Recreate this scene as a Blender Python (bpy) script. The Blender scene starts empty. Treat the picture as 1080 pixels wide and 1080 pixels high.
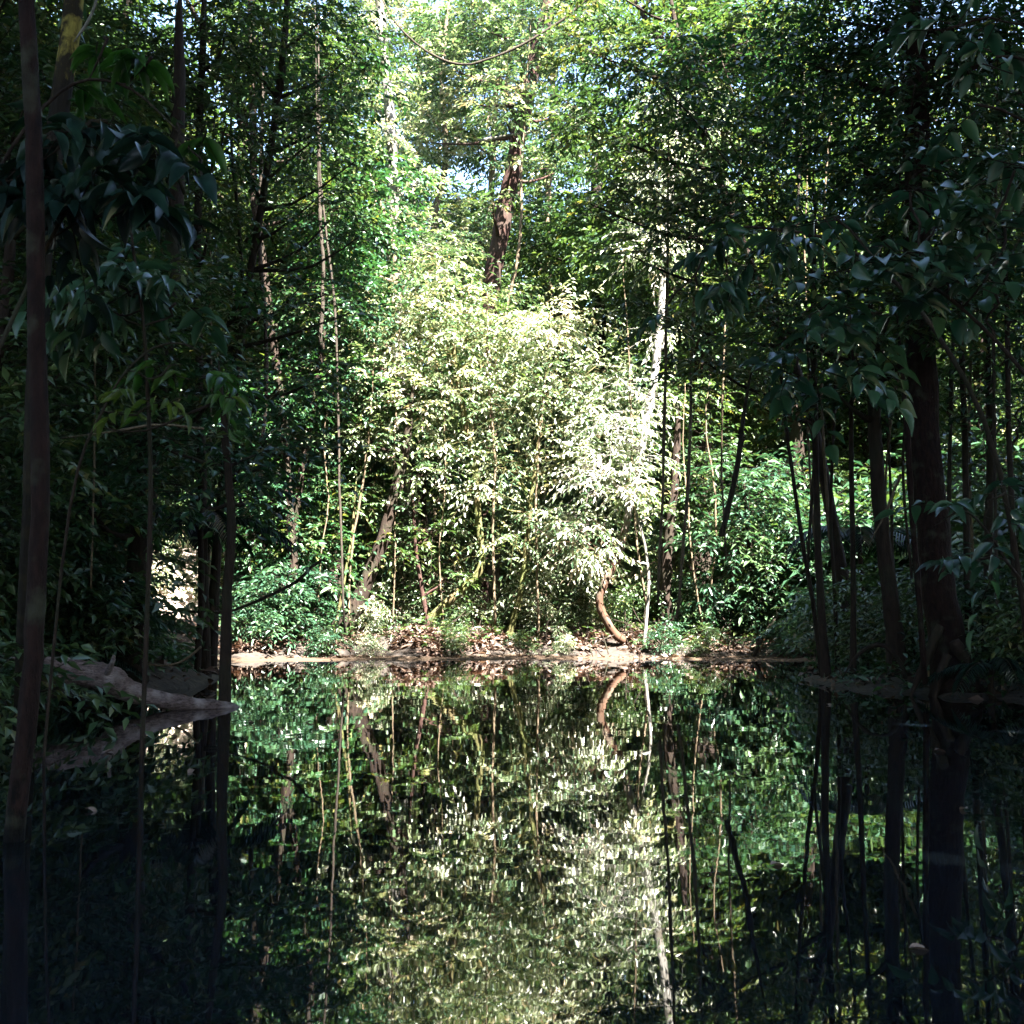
import bpy, math
import numpy as np
from mathutils import Vector, Matrix

rad = math.radians
C = bpy.context.scene.collection
SC = bpy.context.scene

# ------------------------------------------------------------------ camera, sky, sun, exposure
CAM_H, FPX, PITCH = 1.1, 1150.0, math.atan(110 / 1150.0)
cam_d = bpy.data.cameras.new('camera')
cam = bpy.data.objects.new('camera', cam_d)
C.objects.link(cam)
cam.location = (0, 0, CAM_H)
cam.rotation_euler = (math.pi / 2 + PITCH, 0, 0)
cam_d.sensor_width = 36
cam_d.lens = FPX / 1080 * 36
cam_d.clip_start = 0.05
cam_d.clip_end = 6000
cam_d.dof.use_dof = True
cam_d.dof.focus_distance = 27
cam_d.dof.aperture_fstop = 7.0
SC.camera = cam

SUN_DIR = Vector((0.34, -0.46, 0.82)).normalized()      # towards the sun
SUN_EL = math.asin(SUN_DIR.z)
SUN_AZ = math.atan2(SUN_DIR.x, SUN_DIR.y)               # clockwise from +Y
world = bpy.data.worlds.new('World')
SC.world = world
world.use_nodes = True
wn = world.node_tree.nodes
wl = world.node_tree.links
sky = wn.new('ShaderNodeTexSky')
sky.sky_type = 'NISHITA'
sky.sun_disc = False
sky.sun_elevation = SUN_EL
sky.sun_rotation = SUN_AZ
bg = wn['Background']
bg.inputs['Strength'].default_value = 0.05
wl.new(sky.outputs[0], bg.inputs['Color'])

sun_d = bpy.data.lights.new('sun', 'SUN')
sun_d.energy = 5.0
sun_d.angle = rad(0.5)
sun_d.color = (1.0, 0.96, 0.89)
sun = bpy.data.objects.new('sun', sun_d)
C.objects.link(sun)
sun.rotation_euler = SUN_DIR.to_track_quat('Z', 'Y').to_euler()
sun.location = (8, -12, 60)

SC.view_settings.view_transform = 'Standard'
SC.view_settings.look = 'None'
SC.view_settings.gamma = 1
SC.view_settings.exposure = 4.55
cy = SC.cycles
cy.max_bounces = 7
cy.diffuse_bounces = 3
cy.glossy_bounces = 4
cy.transmission_bounces = 4
cy.transparent_max_bounces = 4
cy.sample_clamp_indirect = 6
cy.caustics_reflective = False
cy.caustics_refractive = False
cy.use_denoising = True

SUN = np.array(SUN_DIR)
rng = np.random.default_rng(7)
ZUP = np.array([0, 0, 1.0])


def at(px, py, Y):
    """world point seen at photo pixel (1080 frame) at ground distance Y"""
    u = (px - 540) / FPX
    v = (540 - py) / FPX
    yy = math.cos(PITCH) - v * math.sin(PITCH)
    zz = math.sin(PITCH) + v * math.cos(PITCH)
    t = Y / yy
    return np.array([u * t, Y, CAM_H + zz * t])


def to_px(p):
    x, y, z = p[0], p[1], p[2] - CAM_H
    d = y * math.cos(PITCH) + z * math.sin(PITCH)
    v = -y * math.sin(PITCH) + z * math.cos(PITCH)
    return 540 + FPX * x / d, 540 - FPX * v / d


def unit(a):
    return a / np.maximum(np.linalg.norm(a, axis=-1, keepdims=True), 1e-9)


# ------------------------------------------------------------------ materials
def nt(name):
    m = bpy.data.materials.new(name)
    m.use_nodes = True
    n = m.node_tree.nodes
    return m, n, m.node_tree.links, n['Principled BSDF'], n['Material Output']


def ramp(n, stops):
    r = n.new('ShaderNodeValToRGB')
    e = r.color_ramp.elements
    e[0].position, e[0].color = stops[0][0], (*stops[0][1], 1)
    e[1].position, e[1].color = stops[-1][0], (*stops[-1][1], 1)
    for p, c in stops[1:-1]:
        x = e.new(p)
        x.color = (*c, 1)
    return r


def leaf_mat(name, stops, rough=0.38, trans=0.32, tint=(1.25, 1.3, 0.55), veins=False, spec=.5):
    m, n, l, b, o = nt(name)
    a = n.new('ShaderNodeAttribute')
    a.attribute_name = 'rnd'
    r = ramp(n, stops)
    l.new(a.outputs['Fac'], r.inputs[0])
    col = r.outputs[0]
    if veins:
        tc = n.new('ShaderNodeTexCoord')
        ns = n.new('ShaderNodeTexNoise')
        ns.inputs['Scale'].default_value = 14
        ns.inputs['Detail'].default_value = 5
        l.new(tc.outputs['Object'], ns.inputs['Vector'])
        mr = n.new('ShaderNodeMapRange')
        mr.inputs[1].default_value, mr.inputs[2].default_value = .35, .7
        mr.inputs[3].default_value, mr.inputs[4].default_value = .6, 1.25
        l.new(ns.outputs[0], mr.inputs[0])
        mx = n.new('ShaderNodeVectorMath')
        mx.operation = 'SCALE'
        l.new(col, mx.inputs[0])
        l.new(mr.outputs[0], mx.inputs['Scale'])
        col = mx.outputs[0]
    l.new(col, b.inputs['Base Color'])
    b.inputs['Roughness'].default_value = rough
    b.inputs['IOR'].default_value = 1.5
    b.inputs['Specular IOR Level'].default_value = spec
    t = n.new('ShaderNodeBsdfTranslucent')
    vm = n.new('ShaderNodeVectorMath')
    vm.operation = 'MULTIPLY'
    l.new(col, vm.inputs[0])
    vm.inputs[1].default_value = tint
    l.new(vm.outputs[0], t.inputs['Color'])
    mix = n.new('ShaderNodeMixShader')
    mix.inputs[0].default_value = trans
    l.new(b.outputs[0], mix.inputs[1])
    l.new(t.outputs[0], mix.inputs[2])
    l.new(mix.outputs[0], o.inputs['Surface'])
    return m


def bark_mat(name, c1, c2, c3=None, scale=6, stretch=0.22, lo=.38, hi=.62, patch=1.3, bump=0.8, low=None, lowz=(3.6, 5.4)):
    m, n, l, b, o = nt(name)
    tc = n.new('ShaderNodeTexCoord')
    mp = n.new('ShaderNodeMapping')
    mp.inputs['Scale'].default_value = (1, 1, stretch)
    l.new(tc.outputs['Object'], mp.inputs['Vector'])
    ns = n.new('ShaderNodeTexNoise')
    ns.inputs['Scale'].default_value = scale * 3
    ns.inputs['Detail'].default_value = 7
    ns.inputs['Roughness'].default_value = 0.65
    l.new(mp.outputs[0], ns.inputs['Vector'])
    r = ramp(n, [(.3, c1), (.7, c2)])
    l.new(ns.outputs[0], r.inputs[0])
    col = r.outputs[0]
    if low:
        sx = n.new('ShaderNodeSeparateXYZ')
        l.new(tc.outputs['Object'], sx.inputs[0])
        ms = n.new('ShaderNodeMath')
        ms.operation = 'MULTIPLY_ADD'
        l.new(ns.outputs[0], ms.inputs[0])
        ms.inputs[1].default_value = 1.6
        l.new(sx.outputs['Z'], ms.inputs[2])
        mz = n.new('ShaderNodeMapRange')
        mz.inputs[1].default_value, mz.inputs[2].default_value = lowz
        l.new(ms.outputs[0], mz.inputs[0])
        ml = n.new('ShaderNodeMix')
        ml.data_type = 'RGBA'
        l.new(mz.outputs[0], ml.inputs['Factor'])
        ml.inputs[6].default_value = (*low, 1)
        l.new(col, ml.inputs[7])
        col = ml.outputs[2]
    if c3:
        n2 = n.new('ShaderNodeTexNoise')
        n2.inputs['Scale'].default_value = patch
        n2.inputs['Detail'].default_value = 6
        l.new(tc.outputs['Object'], n2.inputs['Vector'])
        mr = n.new('ShaderNodeMapRange')
        mr.inputs[1].default_value, mr.inputs[2].default_value = lo, hi
        l.new(n2.outputs[0], mr.inputs[0])
        mx = n.new('ShaderNodeMix')
        mx.data_type = 'RGBA'
        l.new(mr.outputs[0], mx.inputs['Factor'])
        l.new(col, mx.inputs[6])
        mx.inputs[7].default_value = (*c3, 1)
        col = mx.outputs[2]
    l.new(col, b.inputs['Base Color'])
    b.inputs['Roughness'].default_value = 0.9
    b.inputs['Specular IOR Level'].default_value = 0.12
    bp = n.new('ShaderNodeBump')
    bp.inputs['Strength'].default_value = bump
    bp.inputs['Distance'].default_value = 0.04
    l.new(ns.outputs[0], bp.inputs['Height'])
    l.new(bp.outputs[0], b.inputs['Normal'])
    return m


G0, G1, G2, G3 = (.016, .036, .016), (.034, .068, .026), (.075, .110, .042), (.105, .135, .045)
M = {}
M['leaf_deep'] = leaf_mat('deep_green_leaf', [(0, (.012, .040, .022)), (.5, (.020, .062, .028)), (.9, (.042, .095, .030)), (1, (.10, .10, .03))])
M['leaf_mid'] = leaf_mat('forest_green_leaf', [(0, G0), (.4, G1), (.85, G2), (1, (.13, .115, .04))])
M['leaf_sunlit'] = leaf_mat('sunlit_green_leaf', [(0, (.026, .056, .028)), (.3, (.065, .105, .050)), (.55, (.16, .19, .11)), (.8, (.40, .41, .32)), (1, (.32, .23, .16))], rough=.25, trans=.28, tint=(1.1, 1.2, .65))  # palest tones stand in for sun highlights on the leaves
M['leaf_glint'] = leaf_mat('sun_glint_leaf', [(0, (.035, .068, .034)), (.25, (.09, .13, .065)), (.5, (.28, .31, .22)), (.75, (.56, .57, .50)), (1, (.42, .32, .22))], rough=.24, trans=.28, tint=(1.05, 1.15, .7))  # near-white tones put the glare of the sun into the leaf colour
M['leaf_teal'] = leaf_mat('blue_green_leaf', [(0, (.014, .042, .026)), (.6, (.032, .076, .038)), (1, (.070, .11, .045))], rough=.32, tint=(1.0, 1.15, .7))
M['leaf_bright'] = leaf_mat('yellow_green_leaf', [(0, (.018, .060, .012)), (.6, (.035, .10, .016)), (1, (.09, .13, .025))], trans=.45, veins=True)
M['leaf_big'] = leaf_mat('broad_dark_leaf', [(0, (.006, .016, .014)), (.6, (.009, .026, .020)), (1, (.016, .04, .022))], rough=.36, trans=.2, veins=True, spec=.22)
M['leaf_dry'] = leaf_mat('dry_leaf', [(0, (.022, .012, .008)), (.55, (.075, .042, .028)), (.85, (.13, .085, .06)), (1, (.28, .21, .16))], rough=.7, trans=.15, tint=(1, .8, .6))
M['bark_dark'] = bark_mat('dark_bark', (.010, .007, .006), (.034, .023, .017), (.028, .030, .018), lo=.5, hi=.75)
M['bark_red'] = bark_mat('reddish_bark', (.016, .009, .008), (.058, .030, .024), (.045, .036, .028), lo=.5, hi=.72)
M['bark_pale'] = bark_mat('pale_bark', (.08, .075, .062), (.22, .205, .185), (.06, .055, .04), scale=5, stretch=.8, lo=.46, hi=.66, patch=1.6, bump=.5)
M['bark_twist'] = bark_mat('bark_white_above_red_below', (.14, .13, .11), (.38, .36, .33), (.10, .085, .065), scale=5, stretch=.8, lo=.5, hi=.68, patch=1.8, bump=.25, low=(.055, .030, .019))
M['bark_moss'] = bark_mat('mossy_bark', (.05, .038, .02), (.12, .095, .045), (.085, .095, .032), lo=.4, hi=.6)
M['bark_yellow'] = bark_mat('yellow_lichen_bark', (.08, .065, .018), (.32, .26, .06), (.02, .016, .010), lo=.48, hi=.6, patch=7, low=(.012, .010, .008), lowz=(7.6, 7.95))
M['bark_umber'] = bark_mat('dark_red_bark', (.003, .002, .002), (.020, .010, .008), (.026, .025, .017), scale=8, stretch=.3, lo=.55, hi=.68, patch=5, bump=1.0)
M['bark_wet'] = bark_mat('dark_red_bark_with_wet_foot', (.003, .002, .002), (.022, .011, .009), (.030, .030, .020), scale=8, stretch=.3, lo=.55, hi=.68, patch=5, bump=1.0, low=(.002, .0018, .0016), lowz=(1.5, 1.75))
M['vine'] = bark_mat('liana_bark', (.05, .035, .022), (.17, .13, .085), scale=9)
M['vine_dark'] = bark_mat('dark_liana_bark', (.015, .012, .010), (.05, .04, .03), scale=9)
M['log'] = bark_mat('weathered_log', (.035, .024, .022), (.20, .145, .135), (.30, .25, .24), scale=6, stretch=2.5, lo=.5, hi=.7, patch=4, bump=1.0)


# ------------------------------------------------------------------ mesh arrays: (verts, faces as quads/tris list, rnd per face)
class MB:
    def __init__(self):
        self.v, self.q, self.t, self.rq, self.rt, self.mq, self.mt = [], [], [], [], [], [], []
        self.n = 0

    def add(self, verts, quads=None, tris=None, rq=None, rt=None, mat=0):
        verts = np.asarray(verts, float).reshape(-1, 3)
        self.v.append(verts)
        if quads is not None and len(quads):
            quads = np.asarray(quads, int).reshape(-1, 4)
            self.q.append(quads + self.n)
            self.rq.append(np.zeros(len(quads)) if rq is None else rq)
            self.mq.append(np.full(len(quads), mat))
        if tris is not None and len(tris):
            tris = np.asarray(tris, int).reshape(-1, 3)
            self.t.append(tris + self.n)
            self.rt.append(np.zeros(len(tris)) if rt is None else rt)
            self.mt.append(np.full(len(tris), mat))
        self.n += len(verts)

    def mesh(self, name, mats, smooth=False):
        me = bpy.data.meshes.new(name)
        v = np.concatenate(self.v)
        q = np.concatenate(self.q) if self.q else np.zeros((0, 4), int)
        t = np.concatenate(self.t) if self.t else np.zeros((0, 3), int)
        me.vertices.add(len(v))
        me.vertices.foreach_set('co', v.astype(np.float32).ravel())
        nl = len(q) * 4 + len(t) * 3
        me.loops.add(nl)
        me.loops.foreach_set('vertex_index', np.concatenate([q.ravel(), t.ravel()]).astype(np.int32))
        me.polygons.add(len(q) + len(t))
        ls = np.concatenate([np.arange(len(q)) * 4, len(q) * 4 + np.arange(len(t)) * 3]).astype(np.int32)
        me.polygons.foreach_set('loop_start', ls)
        mi = np.concatenate(self.mq + self.mt).astype(np.int32)
        me.polygons.foreach_set('material_index', mi)
        if smooth:
            me.polygons.foreach_set('use_smooth', np.ones(len(q) + len(t), bool))
        a = me.attributes.new('rnd', 'FLOAT', 'FACE')
        a.data.foreach_set('value', np.concatenate(self.rq + self.rt).astype(np.float32))
        for m in mats:
            me.materials.append(m)
        me.update(calc_edges=True)
        me.validate()
        return me


# leaf templates: x = across, y = along, z = up. (verts, quads, tris)
def leaf_template(stations, droop=.25, fold=.12):
    """stations: list of (t, halfwidth) between base and tip, both with width 0"""
    v = [(0, 0, 0)]
    for t, w in stations:
        z = -droop * t * t
        v += [(-w, t, z + fold * w * 2), (0, t, z), (w, t, z + fold * w * 2)]
    v.append((0, 1, -droop))
    q, tr = [], [(0, 2, 1), (0, 3, 2)]
    k = len(stations)
    for i in range(k - 1):
        a, b = 1 + 3 * i, 4 + 3 * i
        q += [(a, a + 1, b + 1, b), (a + 1, a + 2, b + 2, b + 1)]
    a = 1 + 3 * (k - 1)
    e = len(v) - 1
    tr += [(a, a + 1, e), (a + 1, a + 2, e)]
    return np.array(v, float), np.array(q, int).reshape(-1, 4), np.array(tr, int)


L_FAR = (np.array([(0, 0, 0), (-.5, .45, .05), (0, 1, -.25), (.5, .45, .05), (0, .5, -.10)], float), np.array([(0, 3, 2, 4), (0, 4, 2, 1)]), np.zeros((0, 3), int))
L_MID = leaf_template([(.25, .40), (.62, .42)])
L_NEAR = leaf_template([(.08, .16), (.22, .40), (.42, .5), (.62, .44), (.8, .26), (.93, .09)], droop=.35, fold=.16)


def add_leaves(mb, pos, d, up, length, width, tpl, rnd, mat=0):
    """pos,d,up: N x 3; length,width,rnd: N"""
    tv, tq, tt = tpl
    d = unit(d)
    side = unit(np.cross(d, up))
    nrm = np.cross(side, d)
    N, K = len(pos), len(tv)
    V = (pos[:, None] + side[:, None] * (tv[None, :, :1] * width[:, None, None]) + d[:, None] * (tv[None, :, 1:2] * length[:, None, None])
         + nrm[:, None] * (tv[None, :, 2:3] * length[:, None, None]))
    off = (np.arange(N) * K)[:, None, None]
    q = (tq[None] + off).reshape(-1, 4) if len(tq) else None
    t = (tt[None] + off).reshape(-1, 3) if len(tt) else None
    mb.add(V.reshape(-1, 3), q, t, np.repeat(rnd, len(tq)) if len(tq) else None, np.repeat(rnd, len(tt)) if len(tt) else None, mat)


def tube(mb, pts, radii, seg=8, wob=0.0, r=rng, mat=0, cap=True):
    pts = np.asarray(pts, float)
    radii = np.asarray(radii, float)
    n = len(pts)
    tan = np.gradient(pts, axis=0)
    tan = unit(tan)
    ref = np.eye(3)[int(np.argmin(np.abs(tan[0])))]
    a = np.zeros_like(tan)
    cur = np.cross(tan[0], ref)
    for i_ in range(n):                                     # carry the frame along the path without twisting
        cur = cur - tan[i_] * (cur @ tan[i_])
        cur = cur / max(1e-9, math.sqrt(cur @ cur))
        a[i_] = cur
    b = np.cross(tan, a)
    ang = np.linspace(0, 2 * math.pi, seg, endpoint=False)
    rr = radii[:, None] * (1 + (r.normal(0, wob, (n, seg)) if wob else 0))
    V = pts[:, None] + (a[:, None] * np.cos(ang)[None, :, None] + b[:, None] * np.sin(ang)[None, :, None]) * rr[..., None]
    V = V.reshape(-1, 3)
    q = []
    i = np.arange(n - 1)[:, None] * seg
    j = np.arange(seg)[None]
    j2 = (j + 1) % seg
    q = np.stack([i + j, i + j2, i + seg + j2, i + seg + j], -1).reshape(-1, 4)
    tr = []
    if cap:
        V = np.concatenate([V, pts[:1], pts[-1:]])
        c0, c1 = n * seg, n * seg + 1
        tr = [(c0, (k + 1) % seg, k) for k in range(seg)] + [(c1, (n - 1) * seg + k, (n - 1) * seg + (k + 1) % seg) for k in range(seg)]
    mb.add(V, q, np.array(tr) if cap else None, mat=mat)


def smooth_path(pts, n, jitter=0.0, r=rng):
    """Catmull-Rom through pts, n samples"""
    P = np.asarray(pts, float)
    P = np.concatenate([2 * P[:1] - P[1:2], P, 2 * P[-1:] - P[-2:-1]])
    k = len(P) - 3
    u = np.linspace(0, k - 1e-6, n)
    i = u.astype(int)
    f = (u - i)[:, None]
    p0, p1, p2, p3 = P[i], P[i + 1], P[i + 2], P[i + 3]
    out = .5 * (2 * p1 + (p2 - p0) * f + (2 * p0 - 5 * p1 + 4 * p2 - p3) * f ** 2 + (3 * p1 - p0 - 3 * p2 + p3) * f ** 3)
    if jitter:
        out[1:-1] += r.normal(0, jitter, (n - 2, 3)) * [1, 1, .2]
    return out


def sprays(mb, lobes, n, leaf, width, per, slen, droop, tpl, r, twig=0.0, mat=0, twigmat=1, flat=.75, shell=2.2, hang=0.25):
    """leafy twigs spread through a set of lobes (centre, radius, squash)"""
    cen = np.array([l[0] for l in lobes], float)
    R = np.array([l[1] for l in lobes], float)
    w = R ** 2
    k = r.choice(len(lobes), n, p=w / w.sum())
    d = unit(r.normal(0, 1, (n, 3)) * [1, 1, .8] + [0, 0, .12])
    rr = R[k] * r.uniform(0, 1, n) ** (1 / shell) * r.uniform(.75, 1.18, n)
    org = cen[k] + d * rr[:, None] * [1, 1, flat]
    ax = unit(d * [1, 1, .35] + r.normal(0, .45, (n, 3)) * [1, 1, .5])
    sl = slen * r.uniform(.6, 1.35, n)
    t = (np.arange(per) + .7) / per
    P = org[:, None] + ax[:, None] * (sl[:, None] * t)[..., None]
    P[..., 2] -= droop * sl[:, None] * t ** 2
    lat = unit(np.cross(ax, ZUP))
    side = np.where(np.arange(per) % 2 == 0, 1, -1)
    fw = np.where(np.arange(per) == per - 1, 1.6, .55)
    D = lat[:, None] * (side * np.where(np.arange(per) == per - 1, .15, 1))[None, :, None] + ax[:, None] * fw[None, :, None]
    D = D + r.normal(0, .25, D.shape)
    D[..., 2] -= hang
    U = ZUP + r.normal(0, .38, D.shape)
    N = n * per
    ltone = r.uniform(-.22, .22, len(lobes))
    tone = np.clip(r.uniform(0, .75, n) + ltone[k], 0, .85)
    rnd = np.clip(tone[:, None] + r.uniform(-.12, .25, (n, per)), 0, .97)
    rnd[r.uniform(0, 1, rnd.shape) < .012] = 1
    ll = leaf * r.uniform(.65, 1.25, (n, per))
    add_leaves(mb, P.reshape(N, 3), D.reshape(N, 3), U.reshape(N, 3), ll.ravel(), ll.ravel() * width, tpl, rnd.ravel(), mat)
    if twig:
        for i in range(n):
            q = np.stack([org[i] - ax[i] * sl[i] * .3, P[i][per // 2], P[i][-1]])
            tube(mb, q, [twig, twig * .7, twig * .3], 3, mat=twigmat, cap=False)


# ------------------------------------------------------------------ object helpers
def link(name, me, parent=None):
    o = bpy.data.objects.new(name, me)
    C.objects.link(o)
    if parent:
        o.parent = parent
    return o


def tag(o, label=None, cat=None, group=None, kind=None):
    for k, v in (('label', label), ('category', cat), ('group', group), ('kind', kind)):
        if v:
            o[k] = v
    return o


def empty(name, loc, label, cat, group=None):
    o = link(name, None)
    o.location = tuple(loc)
    o.empty_display_size = .2
    return tag(o, label, cat, group)


def copy_tree(root, loc, rz, scale, label=None, group=None):
    c = root.copy()
    C.objects.link(c)
    c.location = tuple(loc)
    c.rotation_euler = (0, 0, rz)
    c.scale = (scale,) * 3 if not isinstance(scale, tuple) else scale
    for ch in root.children:
        k = ch.copy()
        C.objects.link(k)
        k.parent = c
    if label:
        c['label'] = label
    if group:
        c['group'] = group
    return c


# ------------------------------------------------------------------ terrain and water
SHORE = np.array([(-11, -30), (-8, -6), (-6.8, 4), (-6.9, 9), (-6.7, 12), (-6.4, 14.4), (-5.5, 16), (-4.95, 17.5), (-5.8, 22), (-7.4, 26.6), (-5, 27.5), (-2, 28.0),
                  (1.5, 28.3), (4.5, 28.0), (7.6, 27.2), (7.4, 25), (5.8, 21), (4.9, 18), (5.0, 16), (6.6, 14.4), (8.4, 12), (9, 4), (10, -8), (13, -30)], float)


def shore_dist(x, y):
    """signed distance to the lagoon's shore, positive on land"""
    P = np.stack([np.ravel(x), np.ravel(y)], -1).astype(float)
    dmin = np.full(len(P), 1e9)
    inside = np.zeros(len(P), bool)
    n = len(SHORE)
    for i in range(n):
        a, b = SHORE[i], SHORE[(i + 1) % n]
        ab = b - a
        t = np.clip(((P - a) @ ab) / (ab @ ab), 0, 1)
        dmin = np.minimum(dmin, np.linalg.norm(P - (a + t[:, None] * ab), axis=1))
        c = ((a[1] > P[:, 1]) != (b[1] > P[:, 1]))
        with np.errstate(divide='ignore', invalid='ignore'):
            xx = (b[0] - a[0]) * (P[:, 1] - a[1]) / (b[1] - a[1]) + a[0]
        inside ^= c & (P[:, 0] < xx)
    return np.where(inside, -dmin, dmin)


def ground_z(x, y):
    x = np.ravel(np.asarray(x, float))
    y = np.ravel(np.asarray(y, float))
    d = shore_dist(x, y) + .25 * np.sin(x * 1.7 + y * .6) + .15 * np.sin(x * 3.9 - y * 2.3)
    wob = .10 * np.sin(x * .9 + 1) * np.sin(y * .8) + .05 * np.sin(x * 2.7) * np.sin(y * 2.3 + 2)
    shelf = (1.5 + .35 * np.sin(x * 1.3 + 1) + .35 * np.sin(x * 3.1)) * np.clip((y - 25.5) / 1.5, 0, 1) * np.clip((9 - np.abs(x)) / 1.5, 0, 1)     # low shelf standing in for the strip of sunlit water before the far bank
    dd = np.maximum(d - shelf, 0)
    land = .03 + .62 * (1 - np.exp(-dd / .6)) + .035 * dd.clip(0, 60) + wob * (1 - np.exp(-dd))
    land += 1.2 * np.exp(-(((x + 6.6) / 1.6) ** 2 + ((y - 17.5) / 2.2) ** 2))           # dark mound by the log
    land += 2.6 * np.exp(-(((x + 11.5) / 3.0) ** 2 + ((y - 36.5) / 3.5) ** 2))          # sandy slope in the sun
    low = np.clip((27 - y) / 2, 0, 1) * np.clip((y - 4) / 4, 0, 1) * np.clip((14 - np.abs(x)) / 4, 0, 1)
    land = land * (1 - .78 * low) + .05 * low * np.sin(x * 4.1) * np.sin(y * 3.3)
    bed = -np.minimum(1.3, .42 * np.maximum(-d, 0)) - .02
    return np.where(d > 0, land, bed)


def gz(x, y):
    return float(ground_z([x], [y])[0])


ext = np.array([70, 82, 98, 120, 150, 200, 300, 500, 900, 1600], float)
gx = np.concatenate([-ext[::-1], np.arange(-62, 62.1, .7), ext])
gy = np.concatenate([-ext[::-1], np.arange(-60, 110, .7), 110 + ext])
X, Y = np.meshgrid(gx, gy)
Z = ground_z(X, Y)
nx, ny = len(gx), len(gy)
ii = (np.arange(ny - 1)[:, None] * nx + np.arange(nx - 1)[None])
mb = MB()
mb.add(np.stack([X.ravel(), Y.ravel(), Z], -1), np.stack([ii, ii + 1, ii + nx + 1, ii + nx], -1).reshape(-1, 4))
m, n, l, b, o = nt('forest_soil')
tc = n.new('ShaderNodeTexCoord')
n1 = n.new('ShaderNodeTexNoise')
n1.inputs['Scale'].default_value = 9
n1.inputs['Detail'].default_value = 9
l.new(tc.outputs['Object'], n1.inputs['Vector'])
r1 = ramp(n, [(.3, (.006, .0045, .003)), (.5, (.017, .011, .007)), (.72, (.045, .030, .019))])
l.new(n1.outputs[0], r1.inputs[0])
n2 = n.new('ShaderNodeTexVoronoi')
n2.inputs['Scale'].default_value = 5
l.new(tc.outputs['Object'], n2.inputs['Vector'])
mx = n.new('ShaderNodeMix')
mx.data_type = 'RGBA'
mx.inputs['Factor'].default_value = .25
l.new(r1.outputs[0], mx.inputs[6])
r2 = ramp(n, [(0, (.08, .05, .035)), (.6, (.012, .008, .005))])
l.new(n2.outputs['Distance'], r2.inputs[0])
l.new(r2.outputs[0], mx.inputs[7])
# pale sand on the slope behind the left trees
geo = n.new('ShaderNodeVectorMath')
geo.operation = 'DISTANCE'
l.new(tc.outputs['Object'], geo.inputs[0])
geo.inputs[1].default_value = (-11.3, 34.5, 2.4)
ms = n.new('ShaderNodeMapRange')
ms.inputs[1].default_value, ms.inputs[2].default_value, ms.inputs[3].default_value, ms.inputs[4].default_value = 2.2, 4.2, 1, 0
l.new(geo.outputs['Value'], ms.inputs[0])
mxs = n.new('ShaderNodeMix')
mxs.data_type = 'RGBA'
l.new(ms.outputs[0], mxs.inputs['Factor'])
l.new(mx.outputs[2], mxs.inputs[6])
mxs.inputs[7].default_value = (.42, .34, .28, 1)
# tan painted on the shelf in place of sunlit murky water
sx = n.new('ShaderNodeSeparateXYZ')
l.new(tc.outputs['Object'], sx.inputs[0])
m1 = n.new('ShaderNodeMapRange')
m1.inputs[1].default_value, m1.inputs[2].default_value, m1.inputs[3].default_value, m1.inputs[4].default_value = .045, .08, 1, 0
l.new(sx.outputs['Z'], m1.inputs[0])
m2 = n.new('ShaderNodeMapRange')
m2.inputs[1].default_value, m2.inputs[2].default_value = 25.5, 26.5
l.new(sx.outputs['Y'], m2.inputs[0])
m3 = n.new('ShaderNodeMath')
m3.operation = 'MULTIPLY'
l.new(m1.outputs[0], m3.inputs[0])
l.new(m2.outputs[0], m3.inputs[1])
mxm = n.new('ShaderNodeMix')
mxm.data_type = 'RGBA'
l.new(m3.outputs[0], mxm.inputs['Factor'])
l.new(mxs.outputs[2], mxm.inputs[6])
mxm.inputs[7].default_value = (.036, .019, .007, 1)
l.new(mxm.outputs[2], b.inputs['Base Color'])
b.inputs['Roughness'].default_value = .95
bp = n.new('ShaderNodeBump')
bp.inputs['Strength'].default_value = .9
bp.inputs['Distance'].default_value = .06
l.new(n1.outputs[0], bp.inputs['Height'])
l.new(bp.outputs[0], b.inputs['Normal'])
tag(link('ground', mb.mesh('ground', [m], True)), kind='structure')

mb = MB()
wx = np.array([-16, -8, 0, 8, 16.0])
wy = np.linspace(-40, 34, 20)
WX, WY = np.meshgrid(wx, wy)
ii = (np.arange(19)[:, None] * 5 + np.arange(4)[None])
mb.add(np.stack([WX.ravel(), WY.ravel(), np.zeros(WX.size)], -1), np.stack([ii, ii + 1, ii + 6, ii + 5], -1).reshape(-1, 4))
m, n, l, b, o = nt('lagoon_water')
b.inputs['Base Color'].default_value = (.0035, .0060, .0090, 1)
b.inputs['Roughness'].default_value = .015
b.inputs['IOR'].default_value = 1.85
tc = n.new('ShaderNodeTexCoord')
n1 = n.new('ShaderNodeTexNoise')
n1.inputs['Scale'].default_value = .9
n1.inputs['Detail'].default_value = 2
l.new(tc.outputs['Object'], n1.inputs['Vector'])
n2 = n.new('ShaderNodeTexNoise')
n2.inputs['Scale'].default_value = 9
n2.inputs['Detail'].default_value = 1
l.new(tc.outputs['Object'], n2.inputs['Vector'])
ad = n.new('ShaderNodeMath')
ad.operation = 'MULTIPLY_ADD'
l.new(n2.outputs[0], ad.inputs[0])
ad.inputs[1].default_value = .05
l.new(n1.outputs[0], ad.inputs[2])
bp = n.new('ShaderNodeBump')
bp.inputs['Strength'].default_value = 1
bp.inputs['Distance'].default_value = .0022
l.new(ad.outputs[0], bp.inputs['Height'])
l.new(bp.outputs[0], b.inputs['Normal'])
tag(link('lagoon_water', mb.mesh('lagoon_water', [m], True)), kind='structure')


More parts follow.
